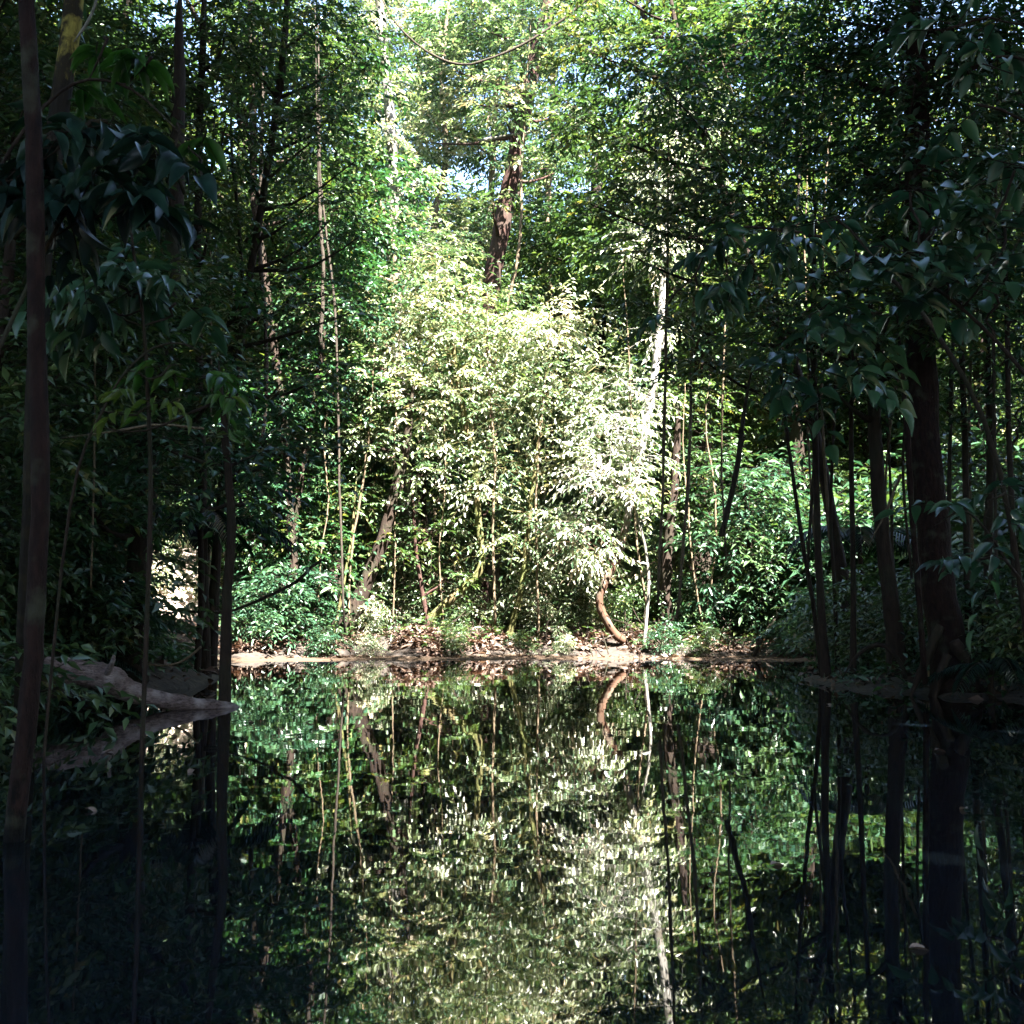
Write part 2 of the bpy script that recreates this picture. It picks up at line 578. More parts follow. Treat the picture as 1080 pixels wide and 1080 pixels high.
# ------------------------------------------------------------------ where the sun reaches (the gap in the canopy)
def inpoly(px, py, poly):
    c = False
    for i in range(len(poly)):
        (x1, y1), (x2, y2) = poly[i], poly[(i + 1) % len(poly)]
        if (y1 > py) != (y2 > py) and px < (x2 - x1) * (py - y1) / (y2 - y1) + x1:
            c = not c
    return c


LIT = []
r_l = np.random.default_rng(3)


def lit_poly(poly, Y0, Y1, n):
    xs = [p[0] for p in poly]
    ys = [p[1] for p in poly]
    k = 0
    while k < n:
        px, py = r_l.uniform(min(xs), max(xs)), r_l.uniform(min(ys), max(ys))
        if inpoly(px, py, poly):
            LIT.append(at(px, py, r_l.uniform(Y0, Y1)))
            k += 1


lit_poly([(410, 300), (570, 290), (670, 430), (700, 560), (720, 690), (330, 690), (350, 560), (440, 470), (385, 400)], 29.5, 32, 260)
lit_poly([(385, -30), (610, -30), (590, 120), (560, 300), (400, 300)], 35, 42, 160)
lit_poly([(680, 330), (730, 400), (840, 560), (820, 690), (700, 690)], 29.5, 31, 50)
lit_poly([(255, 630), (330, 630), (330, 690), (255, 690)], 28.5, 29.5, 16)
lit_poly([(165, 600), (235, 600), (235, 690), (165, 690)], 33, 37, 14)
for x in np.linspace(-6.5, 6.5, 14):
    for y in (26.8, 28.5, 30):
        if shore_dist([x], [y])[0] < .3:
            LIT.append(np.array([x, y, 0.]))
LIT = np.array(LIT)
MAIN = LIT
LIT = []
lit_poly([(600, -30), (1090, -30), (1090, 700), (700, 700), (700, 300)], 29, 37, 200)
lit_poly([(90, -30), (330, -30), (330, 420), (160, 450)], 29, 37, 120)
DAPPLE = np.array(LIT)
LIT = MAIN


def shades_lit(cs, r, pts=None):
    """for each centre: does a ball of radius r there shade any lit point?"""
    cs = np.atleast_2d(cs)
    v = cs[:, None] - (LIT if pts is None else pts)[None]
    t = v @ SUN
    perp = np.linalg.norm(v - t[..., None] * SUN, axis=-1)
    return ((t > 2.0) & (perp < r)).any(1)


# ------------------------------------------------------------------ trees
def trunk_mesh(base, path, r0, r1, limbs, mat, seg=9, flare=1.5, wob=.05, r=rng):
    """trunk along path (world) as mesh relative to base, with limbs to lobe centres"""
    mb = MB()
    n = max(10, len(path) * 4)
    P = smooth_path(path, n, r0 * .04, r)
    t = np.linspace(0, 1, n)
    R = r0 + (r1 - r0) * t
    R = R * (1 + (flare - 1) * np.exp(-t * n / 2.0))
    R = R * (1 - .8 * np.clip((t - .8) / .2, 0, 1) ** 2)
    tube(mb, P - base, R, seg, wob, r)
    for c in limbs:
        c = np.asarray(c, float)
        d = np.linalg.norm(P - c, axis=1) + np.maximum(0, P[:, 2] - c[2]) * 2
        k = int(np.argmin(d))
        k = max(2, min(n - 2, k - 1))
        if np.linalg.norm(P[k] - c) < .25:
            continue
        mid = (P[k] * .5 + c * .5) + np.array([0, 0, -.06]) * np.linalg.norm(P[k] - c) + r.normal(0, .08, 3)
        tube(mb, smooth_path([P[k], mid, c], 7, .02, r) - base, np.linspace(min(R[k] * .6, .09), .012, 7), 6, .05, r)
    return mb.mesh('trunk', [mat], True)


def hero_tree(name, label, cat, path, r0, r1, lobes, bark, leaf, llen=.2, lw=.42, per=9, slen=.7, dens=75, droop=.35, tpl=L_FAR, group=None, twig=.006, hang=.25, flare=1.5, seed=0, wob=.025, seg=9, limbs=True):
    r = np.random.default_rng(1000 + seed + len(path) * 7 + int(abs(path[0][0]) * 100))
    base = np.array(path[0], float)
    root = empty(name, base, label, cat, group)
    link('trunk', trunk_mesh(base, path, r0, r1, [l[0] for l in lobes] if limbs else [], bark, flare=flare, r=r, wob=wob, seg=seg), root)
    if lobes:
        mb = MB()
        n = max(4, int(sum(l[1] ** 2 for l in lobes) * dens * (.2 / llen) ** 1.0))
        sprays(mb, [(np.array(l[0]) - base, l[1]) for l in lobes], n, llen, lw, per, slen, droop, tpl, r, twig, hang=hang)
        link('crown', mb.mesh('crown', [leaf, bark]), root)
    return root


def pxpath(pts, Y, ground=False):
    out = []
    for p in pts:
        out.append(at(p[0], p[1], p[2] if len(p) > 2 else Y))
    if ground:
        out[0][2] = gz(out[0][0], out[0][1]) - .15
    return out


def pxlobes(lst, Y=None):
    """(px,py,rpx[,Y]) -> world lobes"""
    out = []
    for e in lst:
        yy = e[3] if len(e) > 3 else Y
        out.append((at(e[0], e[1], yy), e[2] / FPX * yy))
    return out


# --- far bank, in the shaft of sun
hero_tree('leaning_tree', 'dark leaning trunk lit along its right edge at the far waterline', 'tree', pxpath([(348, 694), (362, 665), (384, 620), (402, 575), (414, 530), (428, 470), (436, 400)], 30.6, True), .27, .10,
          pxlobes([(400, 470, 36), (440, 430, 46), (385, 400, 48), (448, 500, 28), (360, 460, 36), (410, 535, 22)], 31), M['bark_dark'], M['leaf_sunlit'], seed=1)
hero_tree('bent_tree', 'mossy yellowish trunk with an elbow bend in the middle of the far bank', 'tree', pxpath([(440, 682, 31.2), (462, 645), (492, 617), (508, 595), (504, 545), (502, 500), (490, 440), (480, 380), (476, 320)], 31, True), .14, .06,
          pxlobes([(470, 330, 55), (440, 355, 50), (510, 370, 60), (500, 430, 55), (545, 345, 45), (430, 310, 40), (475, 400, 50), (400, 350, 34), (460, 275, 30), (420, 400, 30), (520, 310, 24)], 31.5), M['bark_moss'], M['leaf_sunlit'], lw=.36, dens=56, slen=.95, seed=2, hang=.45)
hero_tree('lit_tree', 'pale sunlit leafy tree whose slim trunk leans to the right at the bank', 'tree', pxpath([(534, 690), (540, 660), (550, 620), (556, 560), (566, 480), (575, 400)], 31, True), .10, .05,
          pxlobes([(560, 420, 50), (595, 400, 48), (540, 490, 40), (610, 480, 45), (585, 550, 34), (535, 570, 26), (625, 430, 40), (580, 350, 40), (630, 385, 30), (505, 520, 26), (560, 600, 20), (655, 470, 22), (600, 330, 22), (480, 470, 26)], 30.9), M['bark_moss'], M['leaf_glint'], llen=.185, lw=.36, dens=56, slen=1.0, seed=3, hang=.45)
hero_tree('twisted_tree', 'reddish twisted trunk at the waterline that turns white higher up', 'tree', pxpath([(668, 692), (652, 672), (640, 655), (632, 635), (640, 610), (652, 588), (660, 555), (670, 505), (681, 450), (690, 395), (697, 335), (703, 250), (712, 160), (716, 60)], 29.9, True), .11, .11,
          pxlobes([(640, 500, 42), (612, 560, 40), (636, 585, 28), (650, 450, 30), (655, 400, 24), (688, 420, 14), (680, 480, 16), (700, 350, 16), (712, 180, 45), (700, 260, 36), (720, 110, 45)], 29.7), M['bark_twist'], M['leaf_glint'], lw=.30, slen=.9, seed=4, hang=.6, wob=.05, flare=1.1)
hero_tree('slim_tree', 'thin pale pole of a tree standing at the waterline right of the twisted trunk', 'tree', pxpath([(679, 695), (682, 650), (684, 610), (680, 575), (671, 540), (668, 505)], 29.6, True), .05, .03,
          pxlobes([(668, 520, 20), (690, 540, 18)], 29.6), M['bark_pale'], M['leaf_sunlit'], seed=5, flare=1.1)
hero_tree('reddish_sapling', 'reddish sapling between the dark leaning trunk and the elbow bent trunk', 'tree', pxpath([(452, 690), (448, 640), (440, 590), (436, 540), (434, 490)], 30.8, True), .075, .04,
          pxlobes([(455, 560, 26), (420, 580, 24), (470, 610, 22)], 31), M['bark_red'], M['leaf_mid'], seed=6)
hero_tree('pale_sapling', 'thin straight sapling leaning right beside the dark leaning trunk', 'tree', pxpath([(350, 692), (358, 640), (366, 595), (372, 555), (376, 500)], 30.3, True), .05, .03,
          pxlobes([(340, 560, 40), (370, 520, 36)], 31.2), M['bark_moss'], M['leaf_mid'], seed=7)
hero_tree('shaded_tree', 'dim leafy tree left of the sunlit foliage on the far bank', 'tree', pxpath([(306, 690), (308, 620), (312, 540), (330, 430), (345, 330), (352, 260)], 30.2, True), .13, .06,
          pxlobes([(350, 330, 60), (320, 420, 62), (360, 250, 52), (300, 520, 55), (270, 560, 45), (330, 580, 45), (290, 440, 50), (370, 400, 40)], 30.6), M['bark_dark'], M['leaf_deep'], seed=8)  # darker leaf colour deepens the shade on this tree
hero_tree('shadow_tree', 'dark trunk standing in shade right of the thin pale pole', 'tree', pxpath([(706, 690), (702, 640), (704, 580), (712, 500), (716, 420)], 31, True), .2, .1,
          pxlobes([(715, 520, 45), (745, 480, 45), (715, 420, 50), (735, 560, 35), (690, 470, 25)], 32), M['bark_dark'], M['leaf_mid'], seed=9)
hero_tree('green_tree', 'blue green bushy tree lit by the sun at the right end of the far bank', 'tree', pxpath([(800, 688), (796, 640), (790, 570), (784, 500)], 30.8, True), .1, .05,
          pxlobes([(785, 515, 50), (815, 545, 45), (800, 595, 52), (765, 570, 42), (830, 610, 40), (770, 630, 40), (820, 500, 36)], 30.4), M['bark_dark'], M['leaf_teal'], llen=.25, lw=.34, slen=1.0, dens=52, seed=10)
# --- behind the far bank, upper middle
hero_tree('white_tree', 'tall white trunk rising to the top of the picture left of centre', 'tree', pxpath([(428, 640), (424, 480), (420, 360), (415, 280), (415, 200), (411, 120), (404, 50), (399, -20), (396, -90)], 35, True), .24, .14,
          pxlobes([(450, 260, 45), (380, 230, 50), (360, 110, 55), (340, 20, 60), (390, 300, 45), (440, 190, 26), (380, -50, 60), (408, 85, 22, 34.5), (416, 230, 16, 34.5), (402, 20, 18, 34.5), (412, 140, 14, 34.5)], 36), M['bark_pale'], M['leaf_sunlit'], llen=.22, seed=11, dens=65)
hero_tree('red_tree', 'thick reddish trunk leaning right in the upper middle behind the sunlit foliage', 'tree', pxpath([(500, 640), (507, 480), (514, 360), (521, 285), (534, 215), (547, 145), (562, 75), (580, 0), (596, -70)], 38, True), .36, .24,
          pxlobes([(510, 30, 60), (540, 90, 34), (590, 120, 34), (470, 70, 45), (560, -30, 55), (610, 20, 45), (590, 180, 30), (562, 60, 34, 36.5), (535, 95, 30, 36.8), (575, 10, 36, 36.5), (545, 165, 22, 36.6), (530, 120, 26, 36.4), (520, 215, 18, 36.6), (500, 110, 40, 40), (450, 150, 40, 41)], 39.5), M['bark_red'], M['leaf_sunlit'], llen=.25, seed=12, dens=58, wob=.04)
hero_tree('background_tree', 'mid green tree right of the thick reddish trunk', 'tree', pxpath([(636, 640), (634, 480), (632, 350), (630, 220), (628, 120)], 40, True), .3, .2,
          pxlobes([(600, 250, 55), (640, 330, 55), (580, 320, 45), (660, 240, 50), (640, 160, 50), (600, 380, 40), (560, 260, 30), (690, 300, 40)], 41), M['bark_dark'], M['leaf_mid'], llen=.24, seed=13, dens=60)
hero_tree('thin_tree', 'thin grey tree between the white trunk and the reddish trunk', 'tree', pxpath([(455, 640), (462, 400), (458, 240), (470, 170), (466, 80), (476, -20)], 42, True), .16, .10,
          pxlobes([(490, 250, 48), (470, 290, 45), (450, 120, 34), (480, 160, 22)], 42), M['vine'], M['leaf_sunlit'], llen=.24, seed=14, dens=60)

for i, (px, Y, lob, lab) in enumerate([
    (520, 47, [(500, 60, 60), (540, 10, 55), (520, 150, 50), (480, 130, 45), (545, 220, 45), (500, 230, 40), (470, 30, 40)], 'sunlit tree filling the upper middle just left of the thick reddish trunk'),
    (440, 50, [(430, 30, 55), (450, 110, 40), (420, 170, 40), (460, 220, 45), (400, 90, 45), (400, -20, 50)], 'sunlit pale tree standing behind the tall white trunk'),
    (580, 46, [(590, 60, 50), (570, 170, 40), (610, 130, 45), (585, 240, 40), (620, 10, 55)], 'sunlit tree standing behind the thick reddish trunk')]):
    hero_tree('sunlit_tree', lab, 'tree', pxpath([(px, 660), (px + 4, 450), (px - 3, 250), (px + 3, 100), (px, 0)], Y, True), .22, .1, pxlobes(lob, Y), M['vine'], M[('leaf_mid', 'leaf_sunlit', 'leaf_teal')[i]], llen=.26, seed=70 + i, dens=80)

# --- left side, in shade
hero_tree('riverside_tree', 'slender dark reddish trunk standing in the water at the left edge', 'tree', [np.array([at(14, 880, 5.5)[0], 5.5, -.6])] + pxpath([(16, 872), (29, 755), (38, 640), (43, 500), (39, 360), (37, 200), (31, 60), (24, -60), (10, -260)], 5.5), .050, .040,
          [], M['bark_wet'], M['leaf_deep'], flare=1.0, seed=20, seg=14)
LP = pxpath([(30, 700, 11), (34, 560), (38, 420), (44, 280), (56, 160), (72, 55), (82, -30), (95, -160)], 9, True)
lt = hero_tree('lichen_tree', 'dark trunk with a yellow lichen patch at the top left corner', 'tree', LP, .085, .08,
               pxlobes([(120, -80, 60), (60, -120, 60), (110, 130, 40), (80, 190, 45)], 9), M['bark_yellow'], M['leaf_deep'], seed=21, llen=.16, dens=60)
hero_tree('thin_shore_tree', 'thin dark pole standing in the water at the tip of the fallen log', 'tree', pxpath([(236, 752), (238, 690), (240, 620), (244, 550), (238, 470), (230, 380)], 13.4, True), .075, .04,
          pxlobes([(215, 470, 45), (250, 520, 40), (200, 520, 42), (170, 470, 40), (270, 480, 35)], 14), M['bark_dark'], M['leaf_deep'], llen=.17, seed=22)
hero_tree('stout_tree', 'stout dark trunk rising behind the mound near the log', 'tree', pxpath([(138, 690), (146, 600), (154, 520), (165, 420), (176, 320), (184, 230), (188, 120), (190, -20)], 16.5, True), .19, .11,
          pxlobes([(120, 330, 75), (185, 380, 70), (90, 420, 70), (210, 300, 60), (140, 470, 55), (230, 420, 45), (60, 350, 60), (90, 530, 50)], 15.5), M['bark_dark'], M['leaf_deep'], llen=.17, seed=23)
hero_tree('upright_tree', 'straight dark stem left of the long bent stem in the upper left', 'tree', pxpath([(216, 690), (214, 560), (211, 420), (208, 300), (210, 160), (214, 40), (216, -60)], 19, True), .085, .06,
          pxlobes([(190, 60, 75), (240, 130, 65), (160, 150, 60), (210, 230, 55), (130, 80, 60), (240, 20, 60)], 18.5), M['bark_dark'], M['leaf_mid'], llen=.17, seed=24, dens=50)
hero_tree('long_stem_tree', 'long dark stem bending right as it falls from the top left', 'tree', pxpath([(318, 690), (308, 580), (298, 440), (286, 345), (277, 275), (268, 210), (267, 120), (265, 0), (262, -80)], 29.8, True), .13, .10,
          pxlobes([(310, 60, 70), (335, 150, 55), (350, 220, 45), (330, 320, 36), (360, 60, 50)], 30), M['bark_dark'], M['leaf_mid'], llen=.21, seed=25)
hero_tree('overhanging_tree', 'dark leafy tree hanging over the left side in front of the long bent stem', 'tree', pxpath([(222, 690), (230, 560), (246, 420), (262, 300), (285, 160), (300, 40), (305, -60)], 20.5, True), .09, .06,
          pxlobes([(300, 60, 60), (335, 140, 52), (285, 230, 50), (350, 230, 34), (275, 330, 40), (320, 300, 30), (360, 90, 40), (250, 60, 50), (255, 170, 45), (290, -10, 60), (350, 10, 40), (345, 310, 34), (300, 400, 42), (345, 395, 36), (275, 480, 34), (325, 470, 32), (375, 170, 28), (370, 330, 22), (372, 60, 30), (350, 120, 34), (378, 250, 22), (345, 200, 30)], 20.5), M['bark_dark'], M['leaf_deep'], llen=.17, seed=26, dens=50)
# --- right side, in shade
R_ = M['bark_dark']
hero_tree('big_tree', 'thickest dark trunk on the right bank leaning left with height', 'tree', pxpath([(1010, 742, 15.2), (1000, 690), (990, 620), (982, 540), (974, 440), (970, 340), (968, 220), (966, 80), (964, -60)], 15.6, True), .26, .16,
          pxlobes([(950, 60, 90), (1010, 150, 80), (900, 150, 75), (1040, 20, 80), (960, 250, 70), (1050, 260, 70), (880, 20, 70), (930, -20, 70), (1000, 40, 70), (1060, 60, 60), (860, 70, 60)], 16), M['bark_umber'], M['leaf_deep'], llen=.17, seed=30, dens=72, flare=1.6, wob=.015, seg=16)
hero_tree('forked_stem_tree', 'broad dark trunk in the middle of the slim stems on the right bank', 'tree', pxpath([(948, 715), (940, 640), (930, 560), (924, 480), (920, 400), (916, 280)], 17.5, True), .14, .09,
          pxlobes([(900, 330, 65), (850, 280, 65), (930, 400, 50), (880, 410, 45), (830, 350, 50), (960, 180, 60, 14.5), (940, 330, 50, 14.5), (1000, 320, 55, 14.5), (965, 90, 60, 14.5)], 17), R_, M['leaf_deep'], llen=.17, seed=31)
for i, (pts, Y, w, lob, lab) in enumerate([
    ([(868, 716), (858, 640), (846, 570), (836, 500), (828, 440), (820, 330), (812, 150)], 19, .05, [(800, 220, 65), (770, 150, 60), (830, 120, 60)], 'leftmost slim dark stem of the right bank, leaning out over the water'),
    ([(872, 718), (866, 640), (862, 560), (860, 460), (858, 330), (860, 200)], 18.5, .085, [(840, 210, 65), (870, 90, 70), (800, 320, 50)], 'straight dark stem just right of the leaning slim stem on the right bank'),
    ([(884, 716), (880, 620), (876, 540), (880, 430), (884, 300)], 20, .045, [(760, 60, 60), (740, 220, 55)], 'hair thin dark stem left of the pair of pale stems on the right bank'),
    ([(899, 716), (900, 620), (898, 500), (897, 400), (894, 250)], 18, .06, [(910, 220, 60), (700, 90, 55)], 'upright slim stem touched with pale lichen on the right bank'),
    ([(1024, 720), (1020, 600), (1018, 480), (1014, 360), (1010, 200)], 17, .07, [(1020, 330, 60), (1060, 380, 50)], 'slim dark trunk right behind the thickest trunk'),
    ([(1046, 716), (1042, 600), (1044, 480), (1040, 340), (1036, 200)], 18, .09, [(1050, 180, 70), (1080, 80, 60)], 'middle dark trunk between the thickest trunk and the right edge'),
    ([(1072, 720), (1070, 600), (1064, 460), (1062, 340), (1056, 200)], 16, .06, [(1090, 300, 60), (1075, 430, 45)], 'dark trunk at the right edge of the picture'),
]):
    hero_tree('slim_tree', lab, 'tree', pxpath(pts, Y, True), w * .8, w * .55, pxlobes(lob, Y), R_, M['leaf_deep'], llen=.17, seed=40 + i, dens=52)
hero_tree('waterside_tree', 'leafy tree reaching out left over the lagoon in the upper right', 'tree', pxpath([(905, 705, 21), (880, 560), (850, 420), (800, 300), (755, 180), (720, 60), (700, -40)], 21.5, True), .12, .06,
          pxlobes([(700, 60, 60), (740, 130, 60), (680, 150, 42), (720, 240, 50), (760, 310, 50), (800, 400, 45), (650, 60, 45), (740, 380, 40), (690, 330, 36), (780, 30, 60), (640, -20, 50), (615, 50, 34), (612, 125, 30), (650, 200, 34), (622, 215, 22), (665, 270, 30), (690, 200, 36), (820, 20, 60), (850, -20, 60), (760, 60, 50)], 21), R_, M['leaf_mid'], llen=.18, seed=33, dens=66)

# ------------------------------------------------------------------ near branches with broad leaves
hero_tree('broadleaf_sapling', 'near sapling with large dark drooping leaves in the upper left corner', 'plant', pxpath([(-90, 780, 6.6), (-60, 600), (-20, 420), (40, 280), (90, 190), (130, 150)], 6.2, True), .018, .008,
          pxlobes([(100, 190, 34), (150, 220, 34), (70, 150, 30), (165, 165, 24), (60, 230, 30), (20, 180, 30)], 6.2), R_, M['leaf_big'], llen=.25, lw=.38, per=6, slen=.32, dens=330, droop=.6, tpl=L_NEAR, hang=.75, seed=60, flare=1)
hero_tree('glossy_sapling', 'sapling with glossy grey green hanging leaves beside the left trunk', 'plant', pxpath([(150, 730, 9), (158, 560), (156, 420), (150, 330), (140, 260), (138, 230)], 8.6, True), .02, .01,
          pxlobes([(110, 290, 40), (150, 300, 35), (185, 320, 34), (90, 320, 36), (70, 300, 30)], 8.6), R_, M['leaf_teal'], llen=.22, lw=.42, per=6, slen=.35, dens=90, droop=.5, tpl=L_NEAR, hang=.7, seed=61, flare=1)
hero_tree('bright_leaf_sapling', 'sapling with bright yellow green leaves hanging above the log', 'plant', pxpath([(40, 735, 9), (70, 560), (110, 430), (150, 375), (190, 362), (225, 380)], 8.4, True), .013, .006,
          pxlobes([(205, 400, 28), (225, 425, 22), (180, 385, 24), (160, 420, 22)], 8.4), R_, M['leaf_bright'], llen=.19, lw=.34, per=6, slen=.3, dens=85, droop=.6, tpl=L_NEAR, hang=.8, seed=62, flare=1)
hero_tree('hand_leaf_sapling', 'sapling with backlit green finger like leaves near the top left', 'plant', pxpath([(-160, 800, 6.6), (-100, 500), (-20, 220), (60, 100), (130, 90), (200, 150)], 6.4, True), .015, .007,
          pxlobes([(195, 205, 20), (215, 140, 18), (110, 40, 24), (90, 90, 22), (160, 60, 20), (220, 200, 14)], 6.4), R_, M['leaf_bright'], llen=.22, lw=.30, per=7, slen=.10, dens=110, droop=.4, tpl=L_NEAR, hang=.45, seed=63, flare=1)
hero_tree('blue_leaf_sapling', 'near sapling with large bluish oval leaves in front of the right trunks', 'plant', pxpath([(1190, 800, 8.0), (1170, 620), (1130, 470), (1060, 370), (980, 300), (920, 290), (860, 330)], 8.2, True), .022, .008,
          pxlobes([(900, 285, 34), (940, 270, 34), (1000, 290, 38), (985, 240, 34), (1060, 240, 40), (860, 340, 32), (900, 380, 30), (840, 395, 30), (1050, 310, 40), (930, 330, 30), (880, 230, 26), (1070, 180, 36), (960, 200, 30)], 8.2), R_, M['leaf_teal'], llen=.19, lw=.55, per=6, slen=.45, dens=95, droop=.3, tpl=L_NEAR, hang=.35, seed=64, flare=1)
hero_tree('drooping_sapling', 'sapling arching in from the right with drooping star shaped leaf sprays', 'plant', pxpath([(1100, 730, 11), (1060, 520), (980, 340), (890, 260), (800, 240), (750, 245)], 10.5, True), .03, .008,
          pxlobes([(770, 248, 22), (745, 262, 18), (800, 270, 20), (735, 300, 20), (705, 320, 18), (770, 300, 18), (830, 250, 22)], 10.5), R_, M['leaf_teal'], llen=.24, lw=.34, per=6, slen=.16, dens=110, droop=.5, tpl=L_NEAR, hang=.75, seed=65, flare=1)
hero_tree('low_sapling', 'sapling with a few pointed leaves low between the thick trunk and the right edge', 'plant', pxpath([(1120, 760, 9.5), (1090, 660), (1060, 590), (1020, 540), (985, 555)], 9.6, True), .018, .007,
          pxlobes([(1005, 535, 20), (1050, 560, 26), (1060, 520, 24), (1030, 590, 24), (1065, 600, 24)], 9.6), R_, M['leaf_teal'], llen=.2, lw=.4, per=5, slen=.35, dens=75, droop=.4, tpl=L_NEAR, hang=.4, seed=66, flare=1)
hero_tree('corner_sapling', 'sapling with pale lit leaves in the top right corner', 'plant', pxpath([(1230, 780, 7.4), (1230, 500), (1190, 200), (1130, 60), (1070, 20)], 7.4, True), .03, .01,
          pxlobes([(1065, 15, 22), (1050, 60, 20), (1075, 110, 22), (1000, 30, 30), (1030, 110, 26)], 7.4), R_, M['leaf_teal'], llen=.2, lw=.45, per=5, slen=.3, dens=100, droop=.4, tpl=L_NEAR, hang=.5, seed=67, flare=1)


# ------------------------------------------------------------------ repeated plants: one of each kind, then copies
def proto(name, label, cat, H, lobes, r0, bark, leaf, llen, lw, dens, per=9, slen=.7, droop=.35, hang=.25, tpl=L_FAR, twig=0.0, seed=0):
    path = [np.array([0, 0, -.2])]
    r = np.random.default_rng(500 + seed)
    for t in (.2, .4, .6, .8, 1):
        path.append(np.array([r.normal(0, .04 * H * t), r.normal(0, .04 * H * t), H * t]))
    return hero_tree(name, label, cat, path, r0, r0 * .45, lobes, bark, leaf, llen, lw, per, slen, dens, droop, tpl, None, twig, hang, 1.4, seed)


def lobe_set(H, z0, n, spread, rmin, rmax, seed):
    r = np.random.default_rng(seed)
    out = []
    for i in range(n):
        z = z0 + (H - z0) * (i + r.uniform(0, 1)) / n
        f = math.sin(math.pi * min(.95, max(.15, (z - z0) / (H - z0 + .01) * .8 + .15)))
        a = r.uniform(0, 6.28)
        out.append((np.array([math.cos(a) * spread * f * r.uniform(.4, 1), math.sin(a) * spread * f * r.uniform(.4, 1), z]), r.uniform(rmin, rmax)))
    return out


PT = [proto('forest_tree', '', 'tree', 15, lobe_set(15.5, 3.5, 15, 2.6, 1.2, 1.8, 1), .22, M['bark_dark'], M['leaf_mid'], .25, .45, 50, seed=1),
      proto('forest_tree', '', 'tree', 13, lobe_set(13, 2.2, 14, 2.2, 1.1, 1.6, 2), .16, M['vine'], M['leaf_deep'], .25, .42, 50, seed=2),
      proto('forest_tree', '', 'tree', 19, lobe_set(20, 7, 16, 3.2, 1.3, 2.1, 3), .30, M['bark_dark'], M['leaf_mid'], .27, .45, 44, seed=3),
      proto('forest_tree', '', 'tree', 10, lobe_set(10, 1.2, 13, 1.8, .9, 1.4, 4), .12, M['bark_moss'], M['leaf_mid'], .23, .40, 60, seed=4)]
PTN = [proto('understorey_tree', '', 'tree', 8.5, lobe_set(9, 1.2, 14, 1.6, .7, 1.1, 5), .08, M['bark_dark'], M['leaf_deep'], .17, .42, 80, slen=.6, twig=.005, seed=5),
       proto('understorey_tree', '', 'tree', 11, lobe_set(11.5, 2.4, 15, 1.8, .8, 1.2, 6), .10, M['bark_dark'], M['leaf_mid'], .17, .42, 75, slen=.6, twig=.005, seed=6)]
PS = [proto('shrub', '', 'shrub', 1.4, lobe_set(1.9, .2, 9, .95, .22, .55, 7), .03, M['bark_dark'], M['leaf_mid'], .19, .40, 105, slen=.75, twig=.004, seed=7),
      proto('shrub', '', 'shrub', 1.9, lobe_set(2.6, .2, 10, .95, .25, .6, 8), .03, M['vine'], M['leaf_sunlit'], .18, .36, 100, slen=.75, twig=.004, hang=.45, seed=8),
      proto('shrub', '', 'shrub', 1.2, lobe_set(1.7, .15, 10, .95, .2, .5, 9), .025, M['bark_dark'], M['leaf_teal'], .22, .36, 95, slen=.8, twig=.004, seed=9)]
for p in PT + PTN + PS:
    if p.name.startswith('shrub'):
        for ch in p.children:
            ch.name = 'stem' if ch.name.startswith('trunk') else 'foliage'


def frond(mb, L, rise, r, leaf=.32, n=26):
    t = np.linspace(0, 1, 12)
    P = np.stack([np.zeros(12), L * t, rise * L * t - (rise + .45) * L * t ** 2 * .8], -1)
    tube(mb, P, np.linspace(.014, .003, 12), 4, mat=1, cap=False)
    tt = np.linspace(.15, 1, n)
    Q = np.stack([np.interp(tt, t, P[:, k]) for k in range(3)], -1)
    tan = unit(np.gradient(Q, axis=0))
    for s in (-1, 1):
        D = np.array([s, 0, 0]) + tan * .7 + r.normal(0, .06, Q.shape)
        D[:, 2] -= .25
        ll = leaf * np.sin(np.pi * np.clip(tt * .85 + .12, 0, 1)) ** .6 * r.uniform(.9, 1.1, n)
        add_leaves(mb, Q, D, np.tile([0, 0, 1.0], (n, 1)), ll, ll * .11, L_MID, r.uniform(0, .8, n))


def palm_proto(label, H, L, nf, seed, leaf=.4):
    r = np.random.default_rng(seed)
    root = empty('palm', (0, 0, 0), label, 'palm')
    mb = MB()
    tube(mb, smooth_path([(0, 0, -.2), (.05, .02, H * .5), (0, 0, H)], 10, .01, r), np.linspace(.06, .045, 10), 8, .05, r)
    link('trunk', mb.mesh('trunk', [M['bark_dark']], True), root)
    for k in range(nf):
        mb = MB()
        frond(mb, L * r.uniform(.8, 1.1), r.uniform(.35, 1.0), r, leaf)
        f = link('frond', mb.mesh('frond', [M['leaf_big'], M['vine_dark']]), root)
        f.location = (0, 0, H - .03)
        f.rotation_euler = (0, 0, 2 * math.pi * (k + r.uniform(-.25, .25)) / nf)
    return root


PP = [palm_proto('', 2.4, 1.7, 9, 1), palm_proto('', .5, 1.4, 8, 2, .3)]
used = {}
REG = {}            # group -> list of objects, for the labels at the end


def place(pr, x, y, s=1.0, group='', rz=None, sz=None):
    z = gz(x, y)
    rz = rng.uniform(0, 6.28) if rz is None else rz
    sc = (s, s, s * sz) if sz else s
    if pr.name not in used:
        used[pr.name] = 1
        pr.location = (x, y, z)
        pr.rotation_euler = (0, 0, rz)
        pr.scale = sc if isinstance(sc, tuple) else (s,) * 3
        o = pr
    else:
        o = copy_tree(pr, (x, y, z), rz, sc)
    o['group'] = group
    REG.setdefault(group, []).append(o)
    return o


def place_px(pr, px, Y, **k):
    return place(pr, (px - 540) / FPX * Y / math.cos(PITCH), Y, **k)


def ok_gap(x, y, H, r):
    z = gz(x, y)
    return not shades_lit([(x, y, z + H * f) for f in (.4, .6, .8, 1)], r).any()


